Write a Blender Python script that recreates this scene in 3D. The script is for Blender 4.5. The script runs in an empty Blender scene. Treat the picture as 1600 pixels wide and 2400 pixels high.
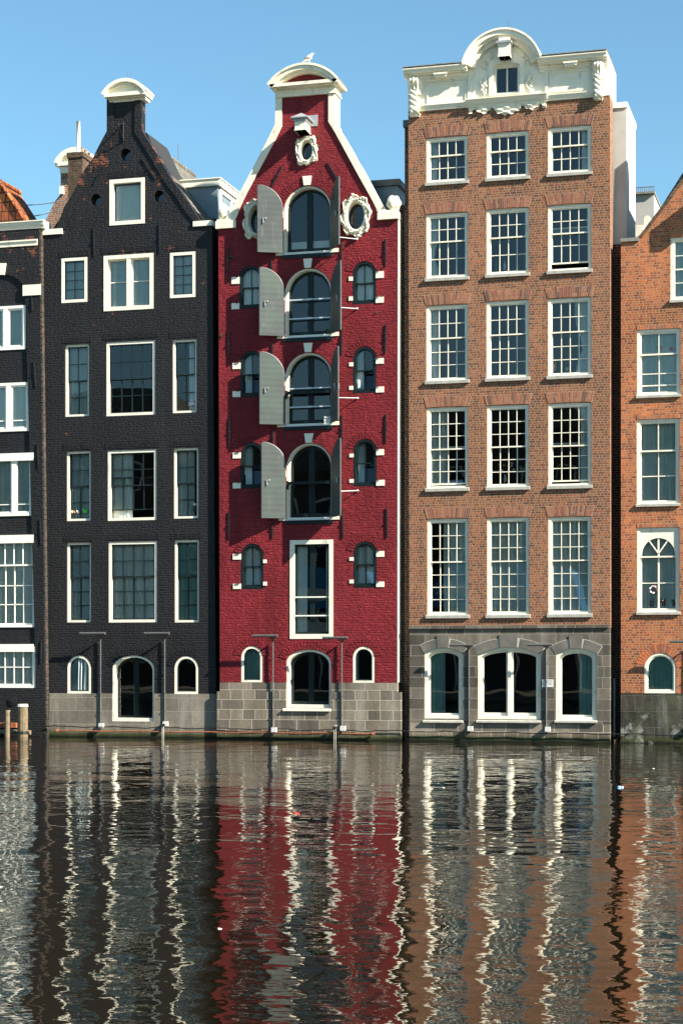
import bpy, math, random
from mathutils import Vector, geometry
random.seed(7)
PI = math.pi
# ------------------------------------------------------------------ survey of the photograph -> metres
F = 4340.0; TANP = 0.2764; PSI = math.atan(TANP); CP, SP = math.cos(PSI), math.sin(PSI)
HOR = 1560.0; EYE = 1.95; DIST = 46.7; CX = 13.0

def P(u, v, y=0.0):
    """point of the plane y seen at source pixel (u, v) -> (x, z)"""
    a = (u - 800) / F
    t = (DIST + y) / (a * SP + CP)
    return (CX + t * (a * CP - SP), EYE + t * (HOR - v) / F)

REG = {'a': (0, 150, 2.8), 'b': (0, 550, 2.8), 'c': (0, 1000, 2.8), 'd': (0, 1400, 2.8), 'e': (480, 100, 3.2667),
       'f': (480, 560, 3.2667), 'g': (480, 1000, 3.2667), 'h': (480, 1350, 3.136), 'i': (920, 40, 2.7034),
       'j': (920, 440, 2.7034), 'k': (920, 920, 2.7034), 'l': (920, 1420, 2.3059), 'm': (1380, 380, 3.459),
       'n': (1380, 940, 2.868), 'o': (930, 50, 5.807), 'p': (1180, 50, 5.807), 'q': (660, 240, 13.067),
       'r': (560, 420, 4.9), 's': (560, 1460, 6.031), '0': (0, 0, 1.0)}

def S(reg, zx, zy):
    o = REG[reg]
    return (o[0] + zx / o[2], o[1] + zy / o[2])

def Q(reg, zx, zy, y=0.0):
    u, v = S(reg, zx, zy)
    return P(u, v, y)

def QR(reg, x1, x2, y1, y2, y=0.0):
    """rectangle in metres (x1, x2, z1, z2) from measured pixel extents"""
    xm, ym = (x1 + x2) / 2, (y1 + y2) / 2
    return (Q(reg, x1, ym, y)[0], Q(reg, x2, ym, y)[0], Q(reg, xm, y2, y)[1], Q(reg, xm, y1, y)[1])

# ------------------------------------------------------------------ scene objects
C = bpy.context.scene.collection
WLOC = {}

def link(name, data, parent=None, loc=None):
    o = bpy.data.objects.new(name, data)
    C.objects.link(o)
    w = Vector(loc) if loc else Vector((0, 0, 0))
    if parent:
        o.parent = parent
        o.location = w - WLOC[parent.name]
    else:
        o.location = w
    WLOC[o.name] = w
    return o

def thing(name, label, cat, loc=(0, 0, 0), group=None):
    o = link(name, None, None, loc)
    o['label'] = label; o['category'] = cat
    if group: o['group'] = group
    return o

def tag(o, label, cat, group=None):
    o['label'] = label; o['category'] = cat
    if group: o['group'] = group
    return o

class MB:
    def __init__(s):
        s.v = []; s.f = []; s.m = []
    def add(s, vs, fs, mi=0):
        b = len(s.v); s.v += [tuple(v) for v in vs]
        for f in fs:
            s.f.append(tuple(b + i for i in f)); s.m.append(mi)
    def box(s, x0, x1, y0, y1, z0, z1, mi=0):
        if x1 < x0: x0, x1 = x1, x0
        if z1 < z0: z0, z1 = z1, z0
        s.add([(x0, y0, z0), (x1, y0, z0), (x1, y1, z0), (x0, y1, z0), (x0, y0, z1), (x1, y0, z1), (x1, y1, z1), (x0, y1, z1)],
              [(0, 1, 5, 4), (1, 2, 6, 5), (2, 3, 7, 6), (3, 0, 4, 7), (4, 5, 6, 7), (3, 2, 1, 0)], mi)
    def prism(s, poly, y0, y1, mi=0, back=True, front=True):
        """poly: xz points counter-clockwise seen from the front (-y)"""
        n = len(poly)
        vs = [(p[0], y0, p[1]) for p in poly] + [(p[0], y1, p[1]) for p in poly]
        fs = []
        tri = geometry.tessellate_polygon([[Vector((p[0], p[1], 0)) for p in poly]])
        ar = sum(poly[i][0] * poly[(i + 1) % n][1] - poly[(i + 1) % n][0] * poly[i][1] for i in range(n))
        for t in tri:
            a, b, c = [poly[i] for i in t]
            cr = (b[0] - a[0]) * (c[1] - a[1]) - (b[1] - a[1]) * (c[0] - a[0])
            tt = t if cr > 0 else (t[0], t[2], t[1])
            if front: fs.append(tuple(tt))
            if back: fs.append(tuple(n + i for i in reversed(tt)))
        for i in range(n):
            j = (i + 1) % n
            fs.append((i, n + i, n + j, j) if ar > 0 else (i, j, n + j, n + i))
        s.add(vs, fs, mi)
    def ring(s, outer, inner, y0, y1, mi=0):
        """frame between two outlines of equal point count, both counter-clockwise from the front"""
        n = len(outer)
        vs = [(p[0], y0, p[1]) for p in outer] + [(p[0], y0, p[1]) for p in inner] + \
             [(p[0], y1, p[1]) for p in outer] + [(p[0], y1, p[1]) for p in inner]
        fs = []
        for i in range(n):
            j = (i + 1) % n
            fs += [(i, j, n + j, n + i), (n + i, n + j, 3 * n + j, 3 * n + i), (i, 2 * n + i, 2 * n + j, j),
                   (2 * n + i, 3 * n + i, 3 * n + j, 2 * n + j)]
        s.add(vs, fs, mi)
    def extrude_x(s, x0, x1, prof, mi=0):
        """prof: (y, z) points"""
        n = len(prof)
        vs = [(x0, p[0], p[1]) for p in prof] + [(x1, p[0], p[1]) for p in prof]
        fs = [(i, (i + 1) % n, n + (i + 1) % n, n + i) for i in range(n)] + [tuple(range(n))[::-1], tuple(range(n, 2 * n))]
        s.add(vs, fs, mi)
    def tube(s, pts, r, n=8, mi=0):
        pts = [Vector(p) for p in pts]
        b = len(s.v); rings = len(pts)
        rs = r if isinstance(r, (list, tuple)) else [r] * rings
        for k, p in enumerate(pts):
            d = (pts[min(k + 1, rings - 1)] - pts[max(k - 1, 0)]).normalized()
            up = Vector((0, 0, 1)) if abs(d.z) < .9 else Vector((0, 1, 0))
            a = d.cross(up).normalized(); c = d.cross(a)
            for i in range(n):
                t = 2 * PI * i / n
                s.v.append(tuple(p + a * (math.cos(t) * rs[k]) + c * (math.sin(t) * rs[k])))
        for k in range(rings - 1):
            for i in range(n):
                j = (i + 1) % n
                s.f.append((b + k * n + i, b + k * n + j, b + (k + 1) * n + j, b + (k + 1) * n + i)); s.m.append(mi)
        s.f.append(tuple(b + i for i in range(n))); s.m.append(mi)
        s.f.append(tuple(b + (rings - 1) * n + i for i in reversed(range(n)))); s.m.append(mi)
    def blob(s, c, r, n=12, mi=0, lump=0.0, freq=5):
        b = len(s.v); rx, ry, rz = r; m = n
        for i in range(n + 1):
            th = PI * i / n
            for j in range(2 * m):
                ph = PI * j / m
                k = 1 + lump * math.sin(freq * ph + 3 * th) * math.sin(freq * th)
                s.v.append((c[0] + rx * k * math.sin(th) * math.cos(ph), c[1] + ry * k * math.sin(th) * math.sin(ph), c[2] + rz * k * math.cos(th)))
        for i in range(n):
            for j in range(2 * m):
                a = b + i * 2 * m + j; d = b + i * 2 * m + (j + 1) % (2 * m)
                s.f.append((a, a + 2 * m, d + 2 * m, d)); s.m.append(mi)
    def build(s, name, mats, parent=None, smooth=False, loc=None):
        me = bpy.data.meshes.new(name)
        if loc is not None:
            vs = [(v[0] - loc[0], v[1] - loc[1], v[2] - loc[2]) for v in s.v]
        else: vs = s.v
        me.from_pydata(vs, [], s.f)
        if not isinstance(mats, (list, tuple)): mats = [mats]
        for m in mats: me.materials.append(m)
        if len(mats) > 1: me.polygons.foreach_set('material_index', s.m)
        if smooth: me.polygons.foreach_set('use_smooth', [True] * len(me.polygons))
        me.update()
        return link(name, me, parent, loc)

# ------------------------------------------------------------------ materials
def newmat(name):
    m = bpy.data.materials.new(name); m.use_nodes = True
    nt = m.node_tree
    return m, nt, nt.nodes, nt.links, nt.nodes['Principled BSDF']

def N(nodes, t, **kw):
    n = nodes.new(t)
    for k, v in kw.items(): setattr(n, k, v)
    return n

def rgb(c): return (c[0], c[1], c[2], 1)

def mixc(nodes, links, a, b, fac, mode='MIX'):
    n = nodes.new('ShaderNodeMix'); n.data_type = 'RGBA'; n.blend_type = mode
    for s, val in ((n.inputs[6], a), (n.inputs[7], b), (n.inputs[0], fac)):
        if hasattr(val, 'links') or isinstance(val, bpy.types.NodeSocket): links.new(val, s)
        elif isinstance(val, (int, float)): s.default_value = val
        else: s.default_value = rgb(val)
    return n.outputs[2]

def mth(nodes, links, op, a, b=0.0, c=None, clamp=False):
    n = nodes.new('ShaderNodeMath'); n.operation = op; n.use_clamp = clamp
    for i, val in enumerate((a, b) if c is None else (a, b, c)):
        if isinstance(val, (int, float)): n.inputs[i].default_value = val
        else: links.new(val, n.inputs[i])
    return n.outputs[0]

def noise(nodes, links, vec, scale, detail=3, rough=.55, mapscale=None):
    if mapscale:
        mp = N(nodes, 'ShaderNodeMapping'); mp.inputs['Scale'].default_value = mapscale
        links.new(vec, mp.inputs[0]); vec = mp.outputs[0]
    n = N(nodes, 'ShaderNodeTexNoise'); n.inputs['Scale'].default_value = scale
    n.inputs['Detail'].default_value = detail; n.inputs['Roughness'].default_value = rough
    links.new(vec, n.inputs['Vector'])
    return n.outputs['Fac']

def ramp(nodes, links, fac, stops, const=False):
    n = N(nodes, 'ShaderNodeValToRGB'); el = n.color_ramp.elements
    if const: n.color_ramp.interpolation = 'CONSTANT'
    while len(el) < len(stops): el.new(.5)
    for e, (p, c) in zip(el, stops):
        e.position = p; e.color = rgb(c) if not isinstance(c, (int, float)) else (c, c, c, 1)
    links.new(fac, n.inputs[0])
    return n.outputs[0]

def rng(nodes, links, fac, a, b, c=0.0, d=1.0):
    n = N(nodes, 'ShaderNodeMapRange'); n.inputs[1].default_value = a; n.inputs[2].default_value = b
    n.inputs[3].default_value = c; n.inputs[4].default_value = d
    links.new(fac, n.inputs[0]); return n.outputs[0]

def coords(nodes, links):
    """object coords, and a wall vector (x + y, z)"""
    tc = N(nodes, 'ShaderNodeTexCoord'); sx = N(nodes, 'ShaderNodeSeparateXYZ')
    links.new(tc.outputs['Object'], sx.inputs[0])
    cb = N(nodes, 'ShaderNodeCombineXYZ')
    links.new(mth(nodes, links, 'ADD', sx.outputs[0], sx.outputs[1]), cb.inputs[0])
    links.new(sx.outputs[2], cb.inputs[1])
    return tc.outputs['Object'], cb.outputs[0], sx.outputs

def brick_mat(name, tones, mortar, bw=.21, bh=.065, ms=.010, bump=.006, rough=.85, grime=.35, wear=None, algae=False,
              spec=.3, rough_relief=0.0, wobble=.0):
    m, nt, nodes, links, bs = newmat(name)
    ov, wv, sx = coords(nodes, links)
    if wobble:
        w = N(nodes, 'ShaderNodeTexNoise'); w.inputs['Scale'].default_value = .8; links.new(ov, w.inputs['Vector'])
        va = N(nodes, 'ShaderNodeVectorMath', operation='MULTIPLY_ADD')
        va.inputs[1].default_value = (0, wobble, 0); links.new(w.outputs['Color'], va.inputs[0]); links.new(wv, va.inputs[2])
        wv = va.outputs[0]
    bt = N(nodes, 'ShaderNodeTexBrick'); links.new(wv, bt.inputs['Vector'])
    bt.inputs['Scale'].default_value = 1; bt.inputs['Brick Width'].default_value = bw
    bt.inputs['Row Height'].default_value = bh; bt.inputs['Mortar Size'].default_value = ms
    bt.inputs['Mortar Smooth'].default_value = .3; bt.squash = .55; bt.squash_frequency = 2; bt.offset_frequency = 3; bt.offset = .37
    bt.inputs['Color1'].default_value = (0, 0, 0, 1); bt.inputs['Color2'].default_value = (1, 1, 1, 1)
    bt.inputs['Mortar'].default_value = (.5, .5, .5, 1); bt.inputs['Bias'].default_value = 0
    n = len(tones)
    col = ramp(nodes, links, bt.outputs['Color'], [(i / n, t) for i, t in enumerate(tones)], const=True) if n > 1 else None
    big = noise(nodes, links, ov, .7, 4, .6)
    fine = noise(nodes, links, ov, 14, 3, .6)
    if col is None:
        rgbn = N(nodes, 'ShaderNodeRGB'); rgbn.outputs[0].default_value = rgb(tones[0]); col = rgbn.outputs[0]
    f1 = rng(nodes, links, big, .3, .7, 1 - grime, 1 + grime * .6)
    f2 = rng(nodes, links, fine, .3, .7, .86, 1.14)
    sc = N(nodes, 'ShaderNodeVectorMath', operation='SCALE'); links.new(col, sc.inputs[0])
    run = rng(nodes, links, noise(nodes, links, ov, 3.2, 5, .65, (1, 1, .13)), .36, .66, 1 + grime * .30, 1 - grime * .75)
    links.new(mth(nodes, links, 'MULTIPLY', run, mth(nodes, links, 'MULTIPLY', f1, f2)), sc.inputs['Scale'])
    c2 = mixc(nodes, links, sc.outputs[0], mortar, bt.outputs['Fac'])
    if wear:
        wc, lo, zlo, zhi = wear
        wn = noise(nodes, links, ov, 3.1, 5, .7)
        wl = noise(nodes, links, ov, .55, 2, .5)
        zf = rng(nodes, links, sx[2], zlo, zhi, 0, .12)
        mk = mth(nodes, links, 'ADD', mth(nodes, links, 'ADD', wn, mth(nodes, links, 'MULTIPLY', wl, .5)), zf)
        mk = rng(nodes, links, mk, lo, lo + .04)
        bm = mth(nodes, links, 'SUBTRACT', 1.0, bt.outputs['Fac'], clamp=True)
        c2 = mixc(nodes, links, c2, wc, mth(nodes, links, 'MULTIPLY', mk, mth(nodes, links, 'MULTIPLY', bm, .8)))
    if algae:
        st = noise(nodes, links, ov, 2.2, 4, .65, (1, 1, .12))
        c2 = mixc(nodes, links, c2, (.62, .6, .55), mth(nodes, links, 'MULTIPLY', rng(nodes, links, st, .55, .8), .25))
        jn = mth(nodes, links, 'MULTIPLY', noise(nodes, links, ov, 3, 3), .12)
        zz = mth(nodes, links, 'ADD', sx[2], jn)
        c2 = mixc(nodes, links, (.035, .042, .012), c2, rng(nodes, links, zz, .14, .27))
        c2 = mixc(nodes, links, (.006, .008, .004), c2, rng(nodes, links, zz, .08, .13))
    if name.startswith('stained'):
        c2 = mixc(nodes, links, c2, (.42, .42, .37), mth(nodes, links, 'MULTIPLY', rng(nodes, links, noise(nodes, links, ov, 1.7, 6, .7), .54, .62), mth(nodes, links, 'MULTIPLY', rng(nodes, links, sx[2], .95, .6), .55)))
        c2 = mixc(nodes, links, c2, (.05, .06, .03), mth(nodes, links, 'MULTIPLY', rng(nodes, links, noise(nodes, links, ov, 2.4, 4, .7), .5, .58), .6))
    links.new(c2, bs.inputs['Base Color'])
    bs.inputs['Roughness'].default_value = rough; bs.inputs['Specular IOR Level'].default_value = spec
    h = mth(nodes, links, 'MULTIPLY', bt.outputs['Fac'], -1.35)
    h = mth(nodes, links, 'ADD', h, mth(nodes, links, 'MULTIPLY', fine, .5))
    h = mth(nodes, links, 'ADD', h, mth(nodes, links, 'MULTIPLY', bt.outputs['Color'], .35))
    if rough_relief:
        rr = noise(nodes, links, ov, 9, 2, .5, (1, 1, 2.4))
        rr = rng(nodes, links, rr, .32, .62)
        h = mth(nodes, links, 'ADD', h, mth(nodes, links, 'MULTIPLY', rr, rough_relief))
    b = N(nodes, 'ShaderNodeBump'); b.inputs['Distance'].default_value = bump; b.inputs['Strength'].default_value = 1
    links.new(h, b.inputs['Height']); links.new(b.outputs[0], bs.inputs['Normal'])
    return m

def plain(name, col, rough=.6, var=.12, scale=4, metal=0.0, spec=.5, bump=0.0, bscale=20, dirt=None):
    m, nt, nodes, links, bs = newmat(name)
    ov, wv, sx = coords(nodes, links)
    n1 = noise(nodes, links, ov, scale, 4, .6)
    c = N(nodes, 'ShaderNodeVectorMath', operation='SCALE'); c.inputs[0].default_value = col
    links.new(rng(nodes, links, n1, .3, .7, 1 - var, 1 + var), c.inputs['Scale'])
    out = c.outputs[0]
    if dirt:
        dn = noise(nodes, links, ov, 5, 5, .7, (1, 1, .45))
        out = mixc(nodes, links, out, dirt[0], mth(nodes, links, 'MULTIPLY', rng(nodes, links, dn, dirt[1], dirt[1] + .12), dirt[2]))
    links.new(out, bs.inputs['Base Color'])
    bs.inputs['Roughness'].default_value = rough; bs.inputs['Metallic'].default_value = metal
    bs.inputs['Specular IOR Level'].default_value = spec
    if bump:
        b = N(nodes, 'ShaderNodeBump'); b.inputs['Distance'].default_value = bump
        links.new(noise(nodes, links, ov, bscale, 4, .6), b.inputs['Height']); links.new(b.outputs[0], bs.inputs['Normal'])
    return m

M = {}
M['black_brick'] = brick_mat('black_painted_brick', [(.0150, .0140, .0155)], (.010, .0096, .011), rough=.52, spec=.33, grime=.3,
                             wear=((.26, .085, .045), .97, 9.5, 15.5), rough_relief=.6, bump=.011)
M['black_worn'] = brick_mat('worn_black_brick', [(.05, .04, .035), (.03, .025, .025), (.09, .055, .04), (.02, .018, .018)], (.07, .06, .05), rough=.8, grime=.5)
M['red_brick'] = brick_mat('red_painted_brick', [(.215, .019, .025), (.235, .022, .029), (.195, .017, .023)], (.155, .013, .018), rough=.55, spec=.22, grime=.30,
                           rough_relief=.55, bump=.013)
M['brown_brick'] = brick_mat('brown_brick', [(.20, .068, .035), (.25, .088, .042), (.17, .062, .036), (.28, .115, .058), (.225, .076, .036), (.13, .052, .034), (.31, .10, .04), (.235, .10, .056)],
                             (.31, .215, .14), bw=.16, bh=.060, ms=.009, grime=.28, bump=.0045, wobble=.03)
M['orange_brick'] = brick_mat('orange_brick', [(.39, .102, .034), (.45, .125, .040), (.32, .080, .031), (.40, .138, .056), (.23, .068, .037), (.47, .132, .043)],
                              (.38, .235, .14), bw=.16, bh=.060, ms=.009, grime=.42, bump=.0045, wobble=.03)
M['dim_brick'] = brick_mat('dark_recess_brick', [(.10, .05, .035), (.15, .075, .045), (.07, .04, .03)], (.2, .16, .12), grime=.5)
M['rear_brick'] = brick_mat('weathered_rear_brick', [(.28, .13, .08), (.36, .17, .10), (.22, .11, .08)], (.4, .32, .25), grime=.4)
M['chimney_brick'] = brick_mat('sooty_chimney_brick', [(.13, .075, .045), (.17, .10, .06), (.09, .055, .04)], (.10, .08, .06), grime=.5)
M['stone_warm'] = brick_mat('warm_grey_stone', [(.20, .165, .125), (.16, .135, .105), (.235, .195, .15), (.13, .11, .09)], (.46, .40, .31),
                            bw=.62, bh=.262, ms=.010, bump=.006, grime=.3, algae=True)
M['stone_plate'] = brick_mat('smooth_grey_stone', [(.19, .168, .135), (.16, .14, .112), (.215, .187, .15)], (.33, .29, .23), bw=1.35, bh=.36, ms=.008, bump=.004, grime=.28, algae=True)
M['stone_dark'] = brick_mat('dark_grey_stone', [(.112, .096, .075), (.142, .122, .096), (.09, .078, .062), (.165, .14, .108)], (.25, .23, .20),
                            bw=.85, bh=.275, ms=.009, bump=.004, grime=.35, algae=True)
M['stone_stained'] = brick_mat('stained_dark_stone', [(.06, .055, .043), (.09, .08, .062), (.045, .042, .034)], (.09, .082, .066),
                               bw=1.4, bh=.40, ms=.012, bump=.012, grime=.9, algae=True)
M['joint'] = plain('pale_joint', (.40, .375, .33), .9)
M['voussoir'] = plain('dark_arch_stone', (.125, .114, .097), .7, var=.3, scale=2.5, bump=.003)
M['paint'] = plain('cream_white_paint', (.80, .75, .615), .38, var=.035, scale=3, dirt=((.36, .33, .25), .58, .6), bump=.002, bscale=9)
M['paint_old'] = plain('weathered_white_stone', (.78, .725, .575), .6, var=.08, scale=5, dirt=((.26, .25, .20), .56, .6), bump=.004, bscale=14)
M['paint_bright'] = plain('clean_white_paint', (.82, .80, .71), .35, var=.02)
M['lead'] = plain('lead_sheet', (.33, .34, .35), .5, var=.2, scale=6, metal=.2)
M['slab'] = plain('weathered_coping_stone', (.20, .19, .17), .85, var=.35, scale=7, bump=.003)
M['dark_green'] = plain('dark_green_paint', (.007, .014, .015), .4, var=.1, spec=.3)
M['dark_sash'] = plain('dark_grey_sash_paint', (.010, .018, .018), .35, var=.1)
M['iron'] = plain('black_iron', (.012, .012, .014), .5)
M['zinc'] = plain('zinc_sheet', (.19, .25, .28), .45, var=.2, scale=1.2, metal=.25)
M['galv'] = plain('grey_metal', (.12, .12, .12), .5, metal=.35)
M['steel_rail'] = plain('bright_rail', (.62, .64, .66), .35, metal=.2)
M['white_plastic'] = plain('white_plastic', (.60, .60, .58), .4)
M['black_rubber'] = plain('black_cable', (.01, .01, .011), .5)
M['rust'] = plain('rusty_pipe', (.30, .095, .035), .85, var=.35, scale=8)
M['render_grey'] = plain('grey_render', (.42, .405, .37), .9, var=.12, scale=1.5)
M['render_pale'] = plain('pale_render', (.72, .70, .64), .85, var=.05, scale=1.5)
M['curtain'] = plain('grey_green_curtain', (.54, .62, .58), .95, var=.08)
M['curtain_pale'] = plain('pale_curtain', (.80, .82, .74), .95, var=.05)
M['curtain_dark'] = plain('dark_green_curtain', (.24, .40, .35), .95, var=.1)
M['blind'] = plain('frosted_blind', (.42, .50, .50), .9, var=.25, scale=1.6)
M['room'] = plain('dark_room', (.018, .019, .022), .95)
M['timber'] = plain('weathered_timber', (.15, .11, .065), .9, var=.4, scale=6, bump=.006, bscale=14, dirt=((.10, .09, .04), .5, .7))
M['timber_pale'] = plain('pale_timber', (.18, .14, .09), .9, var=.35, scale=6, bump=.006)
M['leaf'] = plain('weed_leaf', (.07, .12, .03), .7, var=.3, scale=20)
M['grey_tile'] = brick_mat('grey_roof_tile', [(.17, .155, .13), (.20, .185, .155), (.14, .13, .11)], (.07, .065, .055), bw=.24, bh=.17, ms=.016, bump=.02, rough=.9)
M['orange_tile'] = brick_mat('orange_roof_tile', [(.50, .13, .035), (.42, .11, .04), (.30, .09, .04), (.56, .17, .05)], (.09, .04, .02), bw=.22, bh=.26, ms=.02, bump=.03, rough=.85, grime=.5)
M['gull_white'] = plain('white_plumage', (.78, .76, .72), .8)
M['gull_grey'] = plain('grey_plumage', (.35, .34, .33), .8)
M['beak'] = plain('yellow_beak', (.6, .4, .08), .5)
M['mirror_reveal'] = M['paint']

M['pipe_white'] = plain('stained_white_pipe', (.42, .40, .34), .7, var=.3, scale=9)
def shutter_mat():
    m, nt, nodes, links, bs = newmat('grey_green_shutter')
    ov, wv, sx = coords(nodes, links)
    w = N(nodes, 'ShaderNodeTexWave', wave_type='BANDS', bands_direction='Z'); w.inputs['Scale'].default_value = 2.1
    w.inputs['Distortion'].default_value = 0.2
    links.new(ov, w.inputs['Vector'])
    n1 = noise(nodes, links, ov, 1.2, 3); n2 = noise(nodes, links, ov, 9, 3, .6, (1, 1, .2))
    c = mixc(nodes, links, (.044, .049, .049), (.06, .08, .068), rng(nodes, links, n1, .35, .65))
    c = mixc(nodes, links, c, (.17, .18, .175), mth(nodes, links, 'MULTIPLY', rng(nodes, links, n2, .6, .75), .35))
    links.new(c, bs.inputs['Base Color']); bs.inputs['Roughness'].default_value = .5
    b = N(nodes, 'ShaderNodeBump'); b.inputs['Distance'].default_value = .0015
    links.new(w.outputs['Fac'], b.inputs['Height']); links.new(b.outputs[0], bs.inputs['Normal'])
    return m
M['shutter'] = shutter_mat()

def glass_mat():
    m, nt, nodes, links, bs = newmat('window_glass')
    nodes.remove(bs)
    out = nodes['Material Output']
    ov, wv, sx = coords(nodes, links)
    fr = N(nodes, 'ShaderNodeFresnel'); fr.inputs['IOR'].default_value = 1.5
    f = mth(nodes, links, 'MULTIPLY', fr.outputs[0], 1.8, clamp=True)
    gl = N(nodes, 'ShaderNodeBsdfGlossy'); gl.inputs['Roughness'].default_value = .01
    gl.inputs['Color'].default_value = (1, 1, 1, 1)
    tr = N(nodes, 'ShaderNodeBsdfTransparent'); tr.inputs['Color'].default_value = (.90, .93, .92, 1)
    b = N(nodes, 'ShaderNodeBump'); b.inputs['Distance'].default_value = .0013
    links.new(noise(nodes, links, ov, 1.3, 1, .5), b.inputs['Height']); links.new(b.outputs[0], gl.inputs['Normal'])
    mx = N(nodes, 'ShaderNodeMixShader'); links.new(f, mx.inputs[0]); links.new(tr.outputs[0], mx.inputs[1]); links.new(gl.outputs[0], mx.inputs[2])
    links.new(mx.outputs[0], out.inputs[0])
    return m
M['glass'] = glass_mat()

def water_mat():
    m, nt, nodes, links, bs = newmat('canal_water')
    tc = N(nodes, 'ShaderNodeTexCoord'); ov = tc.outputs['Object']
    bs.inputs['Base Color'].default_value = (.009, .0065, .0028, 1); bs.inputs['Specular Tint'].default_value = (1, .92, .70, 1)
    bs.inputs['Roughness'].default_value = .015; bs.inputs['IOR'].default_value = 1.5
    def wn(scale, ms, detail, dist, prev=None):
        mp = N(nodes, 'ShaderNodeMapping'); mp.inputs['Scale'].default_value = ms
        mp.inputs['Rotation'].default_value = (0, 0, .22)
        links.new(ov, mp.inputs[0])
        n = N(nodes, 'ShaderNodeTexNoise'); n.inputs['Scale'].default_value = scale
        n.inputs['Detail'].default_value = detail; n.inputs['Roughness'].default_value = .5
        links.new(mp.outputs[0], n.inputs['Vector'])
        return n.outputs['Fac'], dist
    sep = N(nodes, 'ShaderNodeSeparateXYZ'); links.new(ov, sep.inputs[0])
    tot = None
    patch = rng(nodes, links, noise(nodes, links, ov, .12, 2, .5, (.5, 1.6, 1)), .42, .6, .25, 1.0)
    for i, (s, ms, dt, d) in enumerate([(.55, (1.0, .9, 1), 1, .036), (2.7, (.9, 1, 1), 1, .0098), (8.0, (.75, 1.1, 1), 2, .0034)]):
        o, d = wn(s, ms, dt, d)
        o = mth(nodes, links, 'MULTIPLY', o, d)
        if i == 2: o = mth(nodes, links, 'MULTIPLY', o, mth(nodes, links, 'MULTIPLY', patch, rng(nodes, links, sep.outputs[1], -36, -24, 1.9, .9)))
        tot = o if tot is None else mth(nodes, links, 'ADD', tot, o)
    b = N(nodes, 'ShaderNodeBump'); b.inputs['Distance'].default_value = 1.0; b.inputs['Strength'].default_value = 1
    links.new(tot, b.inputs['Height']); links.new(b.outputs[0], bs.inputs['Normal'])
    return m
M['water'] = water_mat()

# ------------------------------------------------------------------ windows
def outline(x1, x2, z1, z2, rise=0.0, inset=0.0, n=16):
    x1 += inset; x2 -= inset; z1 += inset; z2 -= inset
    pts = [(x1, z1), (x2, z1)]
    if rise <= 0: return pts + [(x2, z2), (x1, z2)]
    r = max(rise - inset * .0, .01)
    cx = (x1 + x2) / 2; rx = (x2 - x1) / 2; zs = z2 - min(r, rx if rise >= rx * .9 else r)
    rz = z2 - zs
    for i in range(n + 1):
        t = PI * i / n
        pts.append((cx + rx * math.cos(t), zs + rz * math.sin(t)))
    return pts

def top_at(x, x1, x2, z2, rise):
    if rise <= 0: return z2
    cx = (x1 + x2) / 2; rx = (x2 - x1) / 2
    k = max(0.0, 1 - ((x - cx) / rx) ** 2)
    rz = min(rise, rx) if rise >= rx * .9 else rise
    return z2 - rz + rz * math.sqrt(k)

def half_at(z, x1, x2, z2, rise):
    rx = (x2 - x1) / 2
    if rise <= 0: return rx
    rz = min(rise, rx) if rise >= rx * .9 else rise
    if z <= z2 - rz: return rx
    return rx * math.sqrt(max(0, 1 - ((z - z2 + rz) / rz) ** 2))

def curtain_mesh(mb, xa, xb, z1, ztop, y, amp=.027, wl=.14, seed=0, tie=None):
    r = random.Random(seed)
    n = max(6, int((xb - xa) / wl * 8)); ph = r.random() * 6; b = len(mb.v); rows = 7
    for k in range(rows):
        t = k / (rows - 1)
        for i in range(n + 1):
            s = i / n; x = xa + (xb - xa) * s
            if tie:   # gathered towards one side at mid height
                g = math.exp(-((t - .38) / .2) ** 2) * .55
                x = x + ((xa if tie < 0 else xb) - x) * g
            q = (xb - xa) * s
            w_ = q + .05 * math.sin(q * 9 + ph) + .03 * math.sin(q * 23 + 2 * ph) + .012 * math.sin(3 * t + q * 5)
            yy = y + amp * (math.sin(2 * PI * w_ / wl + ph) * (.55 + .45 * math.sin(q * 7.3 + 2 * ph)) + .9 * math.sin(q * 5.1 + ph))
            zt = ztop(xa + (xb - xa) * s) if callable(ztop) else ztop
            mb.v.append((x, yy, z1 + (zt - z1) * t))
    for k in range(rows - 1):
        for i in range(n):
            a = b + k * (n + 1) + i
            mb.f.append((a, a + 1, a + n + 2, a + n + 1)); mb.m.append(0)

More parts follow.
